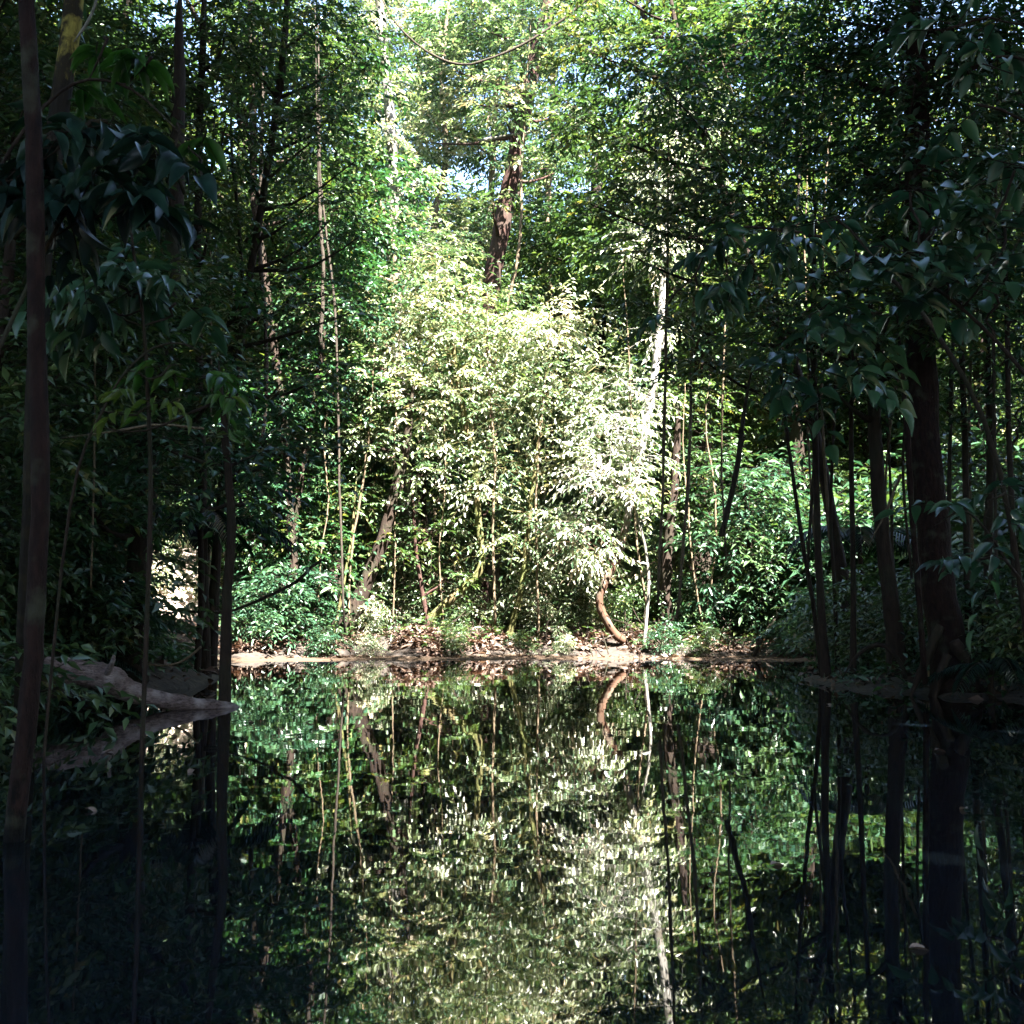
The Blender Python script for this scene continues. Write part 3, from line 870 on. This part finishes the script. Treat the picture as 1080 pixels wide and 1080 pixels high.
# waterline shrubs on the far bank
G_SHRUB = 'shrubs along the far waterline'
for i, px in enumerate(np.linspace(262, 846, 27)):
    px = px + rng.uniform(-8, 8)
    Y = rng.uniform(30.9, 32.6) if px < 700 else rng.uniform(30.4, 31.6)
    if 335 < px < 520 and i % 2:
        continue
    pr = PS[1] if 380 < px < 640 and rng.uniform() < .65 else (PS[2] if px > 720 or px < 330 else PS[0])
    place_px(pr, px, Y, s=rng.uniform(.35, .7) if 335 < px < 660 else rng.uniform(.5, .95), group=G_SHRUB)
for px, Y, s in ((276, 29.4, .7), (298, 29.0, .85), (322, 29.8, .9), (262, 28.6, .55), (310, 30.4, 1.2), (425, 33.0, 1.1), (480, 33.2, 1.2), (560, 33, 1.3), (600, 32.4, 1.1), (720, 32, 1.2)):
    place_px(PS[2] if px < 330 else PS[1], px, Y, s=s, group=G_SHRUB)
for px, Y, k, s in ((395, 28.9, 1, .35), (478, 29.2, 0, .4), (548, 29.4, 0, .32), (590, 29.2, 1, .3), (700, 29.1, 2, .45), (745, 28.9, 0, .4), (820, 28.4, 2, .5), (345, 28.8, 2, .4)):
    place_px(PS[k], px, Y, s=s, group=G_SHRUB)
# shrubs of the left and right banks
G_SL = 'shrubs of the left bank'
for px, Y, s in ((-30, 11.5, .7), (75, 15.4, .9), (118, 15.8, .9), (40, 15.4, 1.1), (0, 14.6, 1.1), (100, 17.5, 1.2), (115, 19, .9), (-20, 10, .9), (95, 21, 1.3), (40, 18, 1.4)):
    place_px(PS[2 if rng.uniform() < .6 else 0], px, Y, s=s, group=G_SL)
for px, Y, s in ((172, 33, .6), (192, 35, .5), (228, 33.5, .6)):
    place_px(PS[1], px, Y, s=s, group=G_SL)
G_SR = 'shrubs behind the stems of the right bank'
for px, Y, s in ((880, 22, .8), (910, 19.5, .7), (940, 21, .9), (960, 18, .6), (1030, 17, .8), (1060, 19, 1.0), (1085, 16.5, .8), (1000, 22, 1.0), (870, 26, .9), (1100, 14.5, .7), (862, 31, 1.7), (885, 29.5, 1.5), (905, 32.5, 2.0), (928, 29, 1.7), (948, 31.5, 2.2), (972, 28.5, 1.8), (995, 31, 2.2), (1020, 28, 1.8), (1045, 30, 2.3), (1072, 27.5, 1.9), (1092, 30, 2.2)):
    place_px(PS[int(rng.integers(0, 2)) * 2 if Y > 27 else (2 if rng.uniform() < .5 else 0)], px, Y, s=s, group=G_SR)
# understorey trees
G_UL = 'understorey trees of the left bank'
for px, Y, k, s in ((-20, 12, 1, .9), (40, 16, 0, 1.0), (110, 20, 1, 1.0), (60, 23, 1, 1.2), (-10, 20, 0, 1.2), (105, 30, 1, 1.1), (20, 27, 1, 1.3), (90, 34, 1, 1.3), (290, 34, 1, 1.2)):
    place_px(PTN[k], px, Y, s=s, group=G_UL)
G_UR = 'understorey trees of the right bank'
for px, Y, k, s in ((1110, 20, 1, 1.0), (1100, 33, 1, 1.0), (1010, 36, 1, 1.2), (860, 37, 1, 1.2), (950, 37, 1, 1.3)):
    place_px(PTN[k], px, Y, s=s, group=G_UR)
# the wood behind the far bank
G_F = 'forest trees behind the lagoon'
cand = []
r_f = np.random.default_rng(21)
tries = 0
while len(cand) < 64 and tries < 4000:
    tries += 1
    y = r_f.uniform(33.5, 58)
    x = r_f.uniform(-.52 * y - 2, .52 * y + 2)
    k = int(r_f.integers(0, 4))
    s = r_f.uniform(.85, 1.2)
    H = (15, 13, 19, 10)[k] * s
    px = to_px((x, y, 5))[0]
    if any(math.hypot(x - a, y - b) < 3.0 for a, b, *_ in cand):
        continue
    if 395 < px < 600 and (y < 44 or y > 50) and k != 3:
        continue
    if abs(px - 200) < 45 and y < 45 and k != 2:
        continue
    if y < 41 and not ok_gap(x, y, H, 1.6):
        continue
    cand.append((x, y, k, s))
for x, y, k, s in cand:
    place(PT[k], x, y, s, group=G_F)
# the same wood carries on beside and behind the viewpoint
G_B = 'forest trees around the viewpoint'
r_b = np.random.default_rng(4)
back = []
tries = 0
while len(back) < 70 and tries < 5000:
    tries += 1
    y = r_b.uniform(-34, 30)
    x = r_b.uniform(-36, 36)
    if y > 0 and abs(x) < .5 * y + 4.5 or shore_dist([x], [y])[0] < .8:
        continue
    if any(math.hypot(x - a, y - b) < 3.0 for a, b, *_ in back):
        continue
    k = int(r_b.integers(0, 4))
    s_ = r_b.uniform(.9, 1.25)
    if not ok_gap(x, y, (15, 13, 19, 10)[k] * s_, 1.6) or y > 12 and x > 0 and shades_lit([(x, y, gz(x, y) + h_) for h_ in (6, 9, 12, 15)], 1.5, DAPPLE).any():
        continue
    back.append((x, y, k, s_))
for x, y, k, s_ in back:
    place(PT[k], x, y, s_, group=G_B)
for x in np.linspace(-13, 15, 10):
    place(PT[int(r_b.integers(0, 4))], x, -33 + r_b.uniform(-3, 3), 1.3, group=G_B)
# palms
G_P = 'palms in the shade'
for px, Y, k, s in ((212, 18.5, 0, 1.0), (90, 15.6, 1, .7), (445, 34, 0, 2.0), (905, 24, 0, 1.1), (1040, 14.8, 1, .8), (700, 33, 1, 1.2)):
    place_px(PP[k], px, Y, s=s, group=G_P)

# ------------------------------------------------------------------ lianas and dead wood
def vine(label, pts, Y, rpx, mat, name='liana', cat='liana', group=None, n=22, jit=.006, seg=6, taper=False):
    P = pxpath(pts, Y)
    base = P[0].copy()
    Q = smooth_path(P, n, jit * Y / 20)
    mb = MB()
    r = rpx / FPX * Y
    tube(mb, Q - base, np.full(n, r) * rng.uniform(.85, 1.15, n) * (np.linspace(1.2, .3, n) if taper else np.clip(np.linspace(.25, 2.2, n), 0, 1)), seg, .05)
    o = link(name, mb.mesh(name, [mat], True))
    o.location = tuple(base)
    return tag(o, label, cat, group)


vine('dark liana sagging in an arc across the top middle', [(392, -30), (408, 10), (430, 38), (460, 60), (490, 68), (522, 60), (560, 42), (600, 16), (640, -20)], 25, 1.5, M['vine_dark'])
vine('pale thin liana hanging beside the thick reddish trunk', [(560, 20), (554, 110), (550, 190), (549, 245), (543, 288), (536, 318), (530, 360)], 36.5, 1.6, M['vine'])
vine('pale dead branch lying across the reddish trunk', [(505, 149), (530, 144), (556, 140), (580, 133)], 36.8, 1.8, M['bark_pale'], 'dead_branch', 'branch', n=10, taper=True)
vine('thin liana running down the left side of the thickest trunk', [(946, 330), (952, 400), (957, 460), (962, 540), (968, 620), (976, 722)], 14.9, 3.4, M['bark_umber'])
vine('short dark liana hanging to a blunt end over the right end of the far bank', [(795, 380), (784, 440), (778, 490), (768, 535), (761, 566)], 20, 3, M['vine_dark'])
vine('dark root stub bent out of the water at the right end of the far bank', [(820, 650), (806, 668), (798, 684), (792, 700)], 29, 3, M['vine_dark'], 'root_stub', 'root', n=10)
vine('pale twig crossing the gap between the slim stems of the right bank', [(918, 572), (930, 548), (942, 520), (950, 500)], 16.5, 1.4, M['vine'], 'twig', 'twig', n=8)
vine('thin pale stick sloping over the left bank greenery', [(65, 462), (120, 455), (165, 448), (215, 452)], 11, 1.4, M['vine'], 'stick', 'stick', n=12)
vine('thin bare twig rising from the yellow lichen patch', [(78, 44), (88, 30), (97, 14), (104, -8)], 8.8, 1.8, M['bark_pale'], 'twig', 'twig', n=8)
vine('dark curved branch reaching right behind the thin pole at the log tip', [(150, 660), (185, 645), (240, 645), (300, 620), (340, 590)], 19, 1.6, M['vine_dark'], 'fallen_branch', 'branch', n=16, jit=.02)
vine('thin root loop dipping over the dark mound by the log', [(150, 700), (175, 702), (195, 696), (212, 682)], 15.5, 1.3, M['vine'], 'root', 'root', n=10)
r_v = np.random.default_rng(5)
VG = {'lianas hanging on the left': ([(90, 13), (118, 16), (145, 20), (232, 22), (250, 21), (292, 25), (322, 27), (338, 28), (180, 20)], (-40, 60), (330, 690)),
      'lianas hanging before the lit bank': ([(358, 30.0), (386, 30.4), (428, 30.6), (466, 30.8), (521, 30.7), (583, 30.6), (655, 29.9), (729, 30.0), (744, 30.4)], (280, 420), (640, 692)),
      'lianas hanging on the right': ([(712, 22), (742, 22), (775, 23), (835, 21), (852, 22), (890, 21), (912, 20), (935, 19), (952, 20), (1000, 19), (1033, 20), (1055, 16)], (-40, 250), (560, 715))}
for g, (xs, (t0, t1), (b0, b1)) in VG.items():
    for px, Y in xs:
        top, bot = r_v.uniform(t0, t1), r_v.uniform(b0, b1)
        k = 5
        dx = np.cumsum(r_v.normal(0, 7, k))
        pts = [(px + dx[i], top + (bot - top) * i / (k - 1)) for i in range(k)]
        pale = 'lit' in g or r_v.uniform() < .3
        o = vine('', pts, Y, r_v.uniform(.7, 1.4) if 'lit' in g else r_v.uniform(1.0, 2.4), M['vine'] if pale else M['vine_dark'], group=g)
        REG.setdefault(g, []).append(o)

# pale drooping fern on the twisted trunk
fp = at(622, 588, 29.5)
mb = MB()
r_e = np.random.default_rng(77)
for k in range(46):
    a = r_e.uniform(0, 6.28)
    L_ = r_e.uniform(.5, 1.15)
    t = np.linspace(0, 1, 7)
    up_ = r_e.uniform(.0, .5)
    P = np.stack([np.cos(a) * L_ * .7 * t, np.sin(a) * L_ * .5 * t, up_ * L_ * t - (up_ + r_e.uniform(.4, .9)) * L_ * t ** 2], -1) + r_e.normal(0, .12, 3)
    w = .035 * np.sin(np.pi * np.clip(t * .9 + .08, 0, 1))[:, None]
    sd_ = np.array([-math.sin(a), math.cos(a), 0])
    V = np.concatenate([P - sd_ * w, P + sd_ * w])
    q_ = np.array([(i, i + 1, i + 8, i + 7) for i in range(6)])
    mb.add(V, q_, None, np.full(6, r_e.uniform(.35, .95)))
o = link('hanging_fern', mb.mesh('hanging_fern', [M['leaf_sunlit']]))
o.location = tuple(fp)
tag(o, 'pale fern of long drooping blades on the twisted reddish trunk', 'fern')

# fallen log
P = [at(-110, 694, 12.1), at(-40, 698, 12.3), at(10, 702, 12.4), at(60, 707, 12.5), at(95, 711, 12.6), at(116, 716, 12.65), at(130, 726, 12.75), at(160, 736, 12.9), at(200, 743, 13.1), at(236, 746, 13.3), at(250, 749, 13.4)]
base = P[5].copy()
Q = smooth_path(P, 44)
r_g = np.random.default_rng(9)
R = np.interp(np.linspace(0, 1, 44), [0, .45, .55, .7, 1], [.155, .15, .145, .105, .06]) * r_g.uniform(.92, 1.08, 44)
mb = MB()
tube(mb, Q - base, R, 18, .035, r_g)
root = empty('fallen_log', base, 'grey brown fallen log sloping from the left bank into the water', 'log')
link('trunk', mb.mesh('trunk', [M['log']], True), root)
mb = MB()
tube(mb, smooth_path([at(112, 712, 12.55), at(118, 700, 12.4), at(120, 692, 12.3)], 6) - base, np.linspace(.04, .02, 6), 7, .05)
link('branch_stub', mb.mesh('branch_stub', [M['log']], True), root)

# arching roots of the right bank
for i, (pts, Y) in enumerate([([(888, 716), (905, 690), (930, 680), (950, 700), (956, 722)], 16.5), ([(960, 735), (975, 700), (992, 660)], 15.3), ([(1040, 738), (1024, 706), (1006, 676)], 15.2), ([(985, 742), (990, 715), (1000, 690)], 15.0)]):
    vine(['arched root looping out of the dark water on the right bank', 'left buttress root at the foot of the thickest trunk', 'right buttress root at the foot of the thickest trunk', 'front root under the thickest trunk'][i], pts, Y, (2.5, 5, 6, 5)[i], M['bark_dark'], 'root', 'root', n=12)

# leaf litter and roots of the far bank
mb = MB()
N = 60000
x = rng.uniform(-14, 14, N)
y = rng.uniform(8, 38, N)
far = rng.uniform(0, 1, N) < .68
x[far] = rng.uniform(-8.5, 8.5, far.sum())
y[far] = rng.uniform(28.2, 33.2, far.sum())
d = shore_dist(x, y)
k = d > -.15
x, y = x[k], y[k]
z = ground_z(x, y) + .02
k = (z > -.02) & ((y < 26) | (z > .1) | (rng.uniform(0, 1, len(z)) < .03))
x, y, z = x[k], y[k], z[k]
N = len(x)
D = rng.normal(0, 1, (N, 3)) * [1, 1, .35]
U = ZUP + rng.normal(0, .4, (N, 3))
L = rng.uniform(.06, .24, N) * rng.choice([.7, 1.3], N)
add_leaves(mb, np.stack([x, y, z], -1), D, U, L, L * .5, L_FAR, rng.uniform(0, 1, N))
SIDE = []
for i in range(30000):
    a, c = rng.uniform(-12, 12), rng.uniform(6, 27)
    SIDE.append((a, c))
SIDE = np.array(SIDE)
sd = shore_dist(SIDE[:, 0], SIDE[:, 1])
SIDE = SIDE[(sd > .15) & (sd < 4) & ~((SIDE[:, 0] > -8.5) & (SIDE[:, 0] < -3) & (SIDE[:, 1] > 9.5) & (SIDE[:, 1] < 14.2))][:1500]
mg = MB()
Sz = ground_z(SIDE[:, 0], SIDE[:, 1])
for (a, c), zz in zip(SIDE, Sz):
    k_ = int(rng.integers(5, 12))
    hh = rng.uniform(.08, .4)
    pp = np.array([a, c, zz]) + rng.normal(0, .1, (k_, 3)) * [1, 1, 0] + np.stack([np.zeros(k_), np.zeros(k_), rng.uniform(.05, hh, k_)], -1)
    ll_ = rng.uniform(.08, .2, k_)
    add_leaves(mg, pp, rng.normal(0, 1, (k_, 3)) * [1, 1, .3], ZUP + rng.normal(0, .35, (k_, 3)), ll_, ll_ * .42, L_FAR, rng.uniform(0, .9, k_))
ms_ = MB()
for i in range(520):
    a, c = rng.uniform(-8, 8.5), rng.uniform(28.4, 32.3)
    zz = gz(a, c)
    if zz < .12:
        continue
    k_ = int(rng.integers(4, 10))
    hh = rng.uniform(.1, .6)
    pp = np.array([a, c, zz]) + rng.normal(0, .1, (k_, 3)) * [1, 1, 0] + np.stack([np.zeros(k_), np.zeros(k_), rng.uniform(.05, hh, k_)], -1)
    ll_ = rng.uniform(.08, .26, k_)
    add_leaves(ms_, pp, rng.normal(0, 1, (k_, 3)) * [1, 1, .3], ZUP + rng.normal(0, .35, (k_, 3)), ll_, ll_ * .38, L_FAR, rng.uniform(0, .9, k_))
tag(link('seedlings', ms_.mesh('seedlings', [M['leaf_mid']])), 'small green seedlings scattered through the leaf litter of the far bank', 'seedlings', kind='stuff')
tag(link('ground_cover', mg.mesh('ground_cover', [M['leaf_deep']])), 'low leafy ground cover along the shaded side banks', 'ground cover', kind='stuff')
tag(link('leaf_litter', mb.mesh('leaf_litter', [M['leaf_dry']])), 'brown dry leaf litter lying over the banks', 'leaf litter', kind='stuff')
mb = MB()
for i in range(70):
    px, Yb = rng.uniform(255, 850), rng.uniform(29.6, 31.4)
    p = at(px, 690, Yb)
    p[2] = gz(p[0], p[1]) + rng.uniform(.1, .9)
    q = p + np.array([rng.normal(0, .5), rng.uniform(-.9, -.2), 0])
    q[2] = min(gz(q[0], q[1]), p[2] - .1) - .05
    mid = (p + q) / 2 + np.array([rng.normal(0, .12), 0, rng.uniform(.0, .25)])
    tube(mb, smooth_path([p, mid, q], 7), np.linspace(.008, .018, 7) * rng.uniform(.5, 1.2), 4, cap=False)
tag(link('bank_roots', mb.mesh('bank_roots', [M['bark_dark']], True)), 'tangle of fine dark roots and twigs along the far bank', 'roots', kind='stuff')

# floating leaf scraps
for i, (px, py) in enumerate([(958, 988), (640, 773), (812, 905), (300, 742), (262, 760), (560, 726), (735, 741)]):
    Y = CAM_H * FPX / (py - 650)
    p = at(px, py, Y)
    p[2] = .004
    mb = MB()
    add_leaves(mb, np.zeros((1, 3)), np.array([[1, .2 * i, 0.]]), np.array([[0, 0, 1.]]), np.array([.09]), np.array([.05]), L_NEAR, np.array([.9]))
    o = link('floating_leaf', mb.mesh('floating_leaf', [M['leaf_dry']]))
    o.location = tuple(p)
    tag(o, ('pale leaf floating alone at the lower right', 'small leaf floating under the twisted trunk reflection', 'dry leaf floating between the centre and the right bank', 'leaf floating right of the log tip, the farther of two', 'leaf floating right of the log tip, the nearer of two', 'leaf floating far out before the sunlit bank left of the pale pole', 'leaf floating far out right of the pale pole reflection')[i], 'leaf', 'leaves floating on the lagoon')

r_q = np.random.default_rng(12)
G_FL = 'fallen leaves drifting by the banks'
for px, py in ((272, 722), (352, 712), (405, 708), (452, 716), (505, 707), (588, 711), (630, 718), (690, 709), (770, 713), (822, 724), (872, 742), (930, 760), (985, 790), (120, 790), (178, 775), (205, 810), (330, 760), (1020, 850), (90, 850)):
    Y = CAM_H * FPX / (py - 650)
    p = at(px, py, Y)
    mb = MB()
    a = r_q.uniform(0, 6.28)
    ll_ = np.array([r_q.uniform(.06, .13)])
    add_leaves(mb, np.zeros((1, 3)), np.array([[math.cos(a), math.sin(a), 0.]]), np.array([[0, 0, 1.]]), ll_, ll_ * .5, L_NEAR, np.array([r_q.uniform(.4, 1)]))
    o = link('floating_leaf', mb.mesh('floating_leaf', [M['leaf_dry']]))
    o.location = (p[0], p[1], .012)
    tag(o, '', 'leaf', G_FL)
    REG.setdefault(G_FL, []).append(o)

# ------------------------------------------------------------------ canopy trees that shade the lagoon (crowns above the frame)
r_c = np.random.default_rng(17)
G_C = 'canopy trees around the lagoon'
CAN = [(-10, 2, -2, 6, 7.5), (-9.5, 10, -5.5, 12, 7), (-14, 16, -9, 17, 7), (-15, -6, -6, -4, 7), (-3, -14, -1, -6, 7), (9, -12, 6, -5, 7), (13, 0, 9, 3, 7.5),
       (12.5, 10, 13, 11, 6.5), (17, 6, 17, 7, 7), (18, 18, 17, 18, 7), (22, 12, 23, 13, 7), (-20, 6, -17, 8, 7), (-24, 20, -21, 20, 7), (8, -3, 2, 0, 6), (-4, -6, 0, 5, 6),
       (-11, 14, -3, 13, 6), (-12, -1, -8, -1, 6), (12, 5, 6, 9, 6), (-17, 21, -8, 22, 6), (12.5, 13.5, 12, 16, 5), (13, -9, 8, -7, 6.5), (3, -16, 6, -12, 6), (27, -4, 25, 0, 7), (-26, -6, -24, -2, 7)]
for i, (tx, ty, cx, cy_, R_c) in enumerate(CAN):
    zt = r_c.uniform(20.5, 23)
    base = np.array([tx, ty, gz(tx, ty) - .2])
    top = np.array([cx, cy_, zt])
    nc = int(R_c * R_c * 5.5)
    a = r_c.uniform(0, 6.28, nc)
    rr = R_c * np.sqrt(r_c.uniform(0, 1, nc))
    cc = np.stack([cx + np.cos(a) * rr, cy_ + np.sin(a) * rr, zt + r_c.uniform(-1.2, 2.6, nc) - rr * rr * .03], -1)
    cc = cc[~shades_lit(cc, 1.3)]
    if len(cc):
        cc = cc[~(shades_lit(cc, 1.2, DAPPLE) & (r_c.uniform(0, 1, len(cc)) < np.where(cc[:, 0] > 4, .9, .58)))]
    hx, hy = to_px(cc.T) if len(cc) else (np.array([]), np.array([]))
    if len(cc) == 0:
        continue
    vis = (cc[:, 1] > 2) & (hy > -40) & (hx > -60) & (hx < 1140)
    cc = cc[~vis]
    if len(cc) == 0:
        continue
    root = empty('canopy_tree', base, '', 'tree', G_C)
    path = [base, base + (top - base) * [.1, .1, .35], base + (top - base) * [.3, .3, .65], base + (top - base) * [.8, .8, .93], top + [0, 0, .3]]
    li = cc[r_c.choice(len(cc), min(9, len(cc)), False)]
    link('trunk', trunk_mesh(base, path, .32, .12, list(li), M['bark_dark'], r=r_c), root)
    mb = MB()
    nl = 60
    n_ = len(cc)
    off = r_c.normal(0, .62, (n_, nl, 3)) * [1, 1, .7]
    Pp = (cc[:, None] + off).reshape(-1, 3) - base
    ll = r_c.uniform(.3, .5, n_ * nl)
    add_leaves(mb, Pp, r_c.normal(0, 1, Pp.shape) * [1, 1, .4], ZUP + r_c.normal(0, .4, Pp.shape), ll, ll * .55, L_FAR, r_c.uniform(0, .9, n_ * nl))
    link('crown', mb.mesh('crown', [M['leaf_mid']]), root)
    REG.setdefault(G_C, []).append(root)

# ------------------------------------------------------------------ far wood, one mass
mb = MB()
r_w = np.random.default_rng(31)
for i in range(190):
    y = r_w.uniform(58, 88)
    x = r_w.uniform(-.56 * y - 6, .56 * y + 6)
    px = to_px((x, y, 10))[0]
    H = r_w.uniform(15, 30)
    if 425 < px < 490 and H > 24:
        H = 23
    base = np.array([x, y, gz(x, y)])
    nl = 12
    lob = lobe_set(H, 1.5, nl, 3.0, 1.6, 2.6, i)
    tube(mb, np.array([base, base + [0, 0, H * .9]]), [.3, .12], 5, mat=1)
    sprays(mb, [(base + l[0], l[1]) for l in lob], 260, .62, .5, 6, 1.4, .3, L_FAR, r_w)
tag(link('far_forest', mb.mesh('far_forest', [M['leaf_mid'], M['bark_dark']])), 'mass of distant forest closing the view behind everything', 'forest', kind='stuff')

# ------------------------------------------------------------------ labels of the repeated things, told apart by order along the picture
ORD = ['leftmost', 'second', 'third', 'fourth', 'fifth', 'sixth', 'seventh', 'eighth', 'ninth', 'tenth', 'eleventh', 'twelfth', 'thirteenth', 'fourteenth', 'fifteenth', 'sixteenth', 'seventeenth', 'eighteenth', 'nineteenth', 'twentieth']
TENS = {2: 'twenty', 3: 'thirty', 4: 'forty', 5: 'fifty', 6: 'sixty', 7: 'seventy', 8: 'eighty', 9: 'ninety'}
UN = ['', 'first', 'second', 'third', 'fourth', 'fifth', 'sixth', 'seventh', 'eighth', 'ninth']


def ordinal(i):
    i += 1
    if i <= 20:
        return ORD[i - 1]
    t, u = divmod(i, 10)
    return TENS[t] + '-' + UN[u] if u else TENS[t][:-1] + 'ieth'


LAB = {G_SHRUB: 'leafy shrub{} among those along the far waterline',
       G_SL: 'low shrub{} among those on the left bank',
       G_SR: 'leafy shrub{} among those behind the right bank stems',
       G_UL: 'dim understorey tree{} among those filling the left bank',
       G_UR: 'dim understorey tree{} among those filling the right bank',
       G_F: 'forest tree{} in the wood behind the lagoon',
       G_FL: 'small brown leaf{} among the leaves drifting by the banks',
       G_B: 'forest tree{} in the wood beside and behind the viewpoint',
       G_P: 'feather leaved palm{} among the palms under the trees',
       'lianas hanging on the left': 'thin liana{} among those hanging in the left shade',
       'lianas hanging before the lit bank': 'thin pale liana{} among those hanging before the sunlit far bank',
       'lianas hanging on the right': 'thin liana{} among those hanging in the right shade',
       G_C: 'tall canopy tree{} of those shading the lagoon from above'}
for g, objs in REG.items():
    objs.sort(key=lambda o: to_px(o.location)[0] if o.location.y > 1 else o.location.x * 1000)
    for i, o in enumerate(objs):
        w = ordinal(i)
        o['label'] = LAB[g].format(', the ' + w + (' from the left,' if w != 'leftmost' else ','))
for p in PT + PTN + PS + PP:
    if p.name not in used:
        for ch in list(p.children):
            bpy.data.objects.remove(ch)
        bpy.data.objects.remove(p)
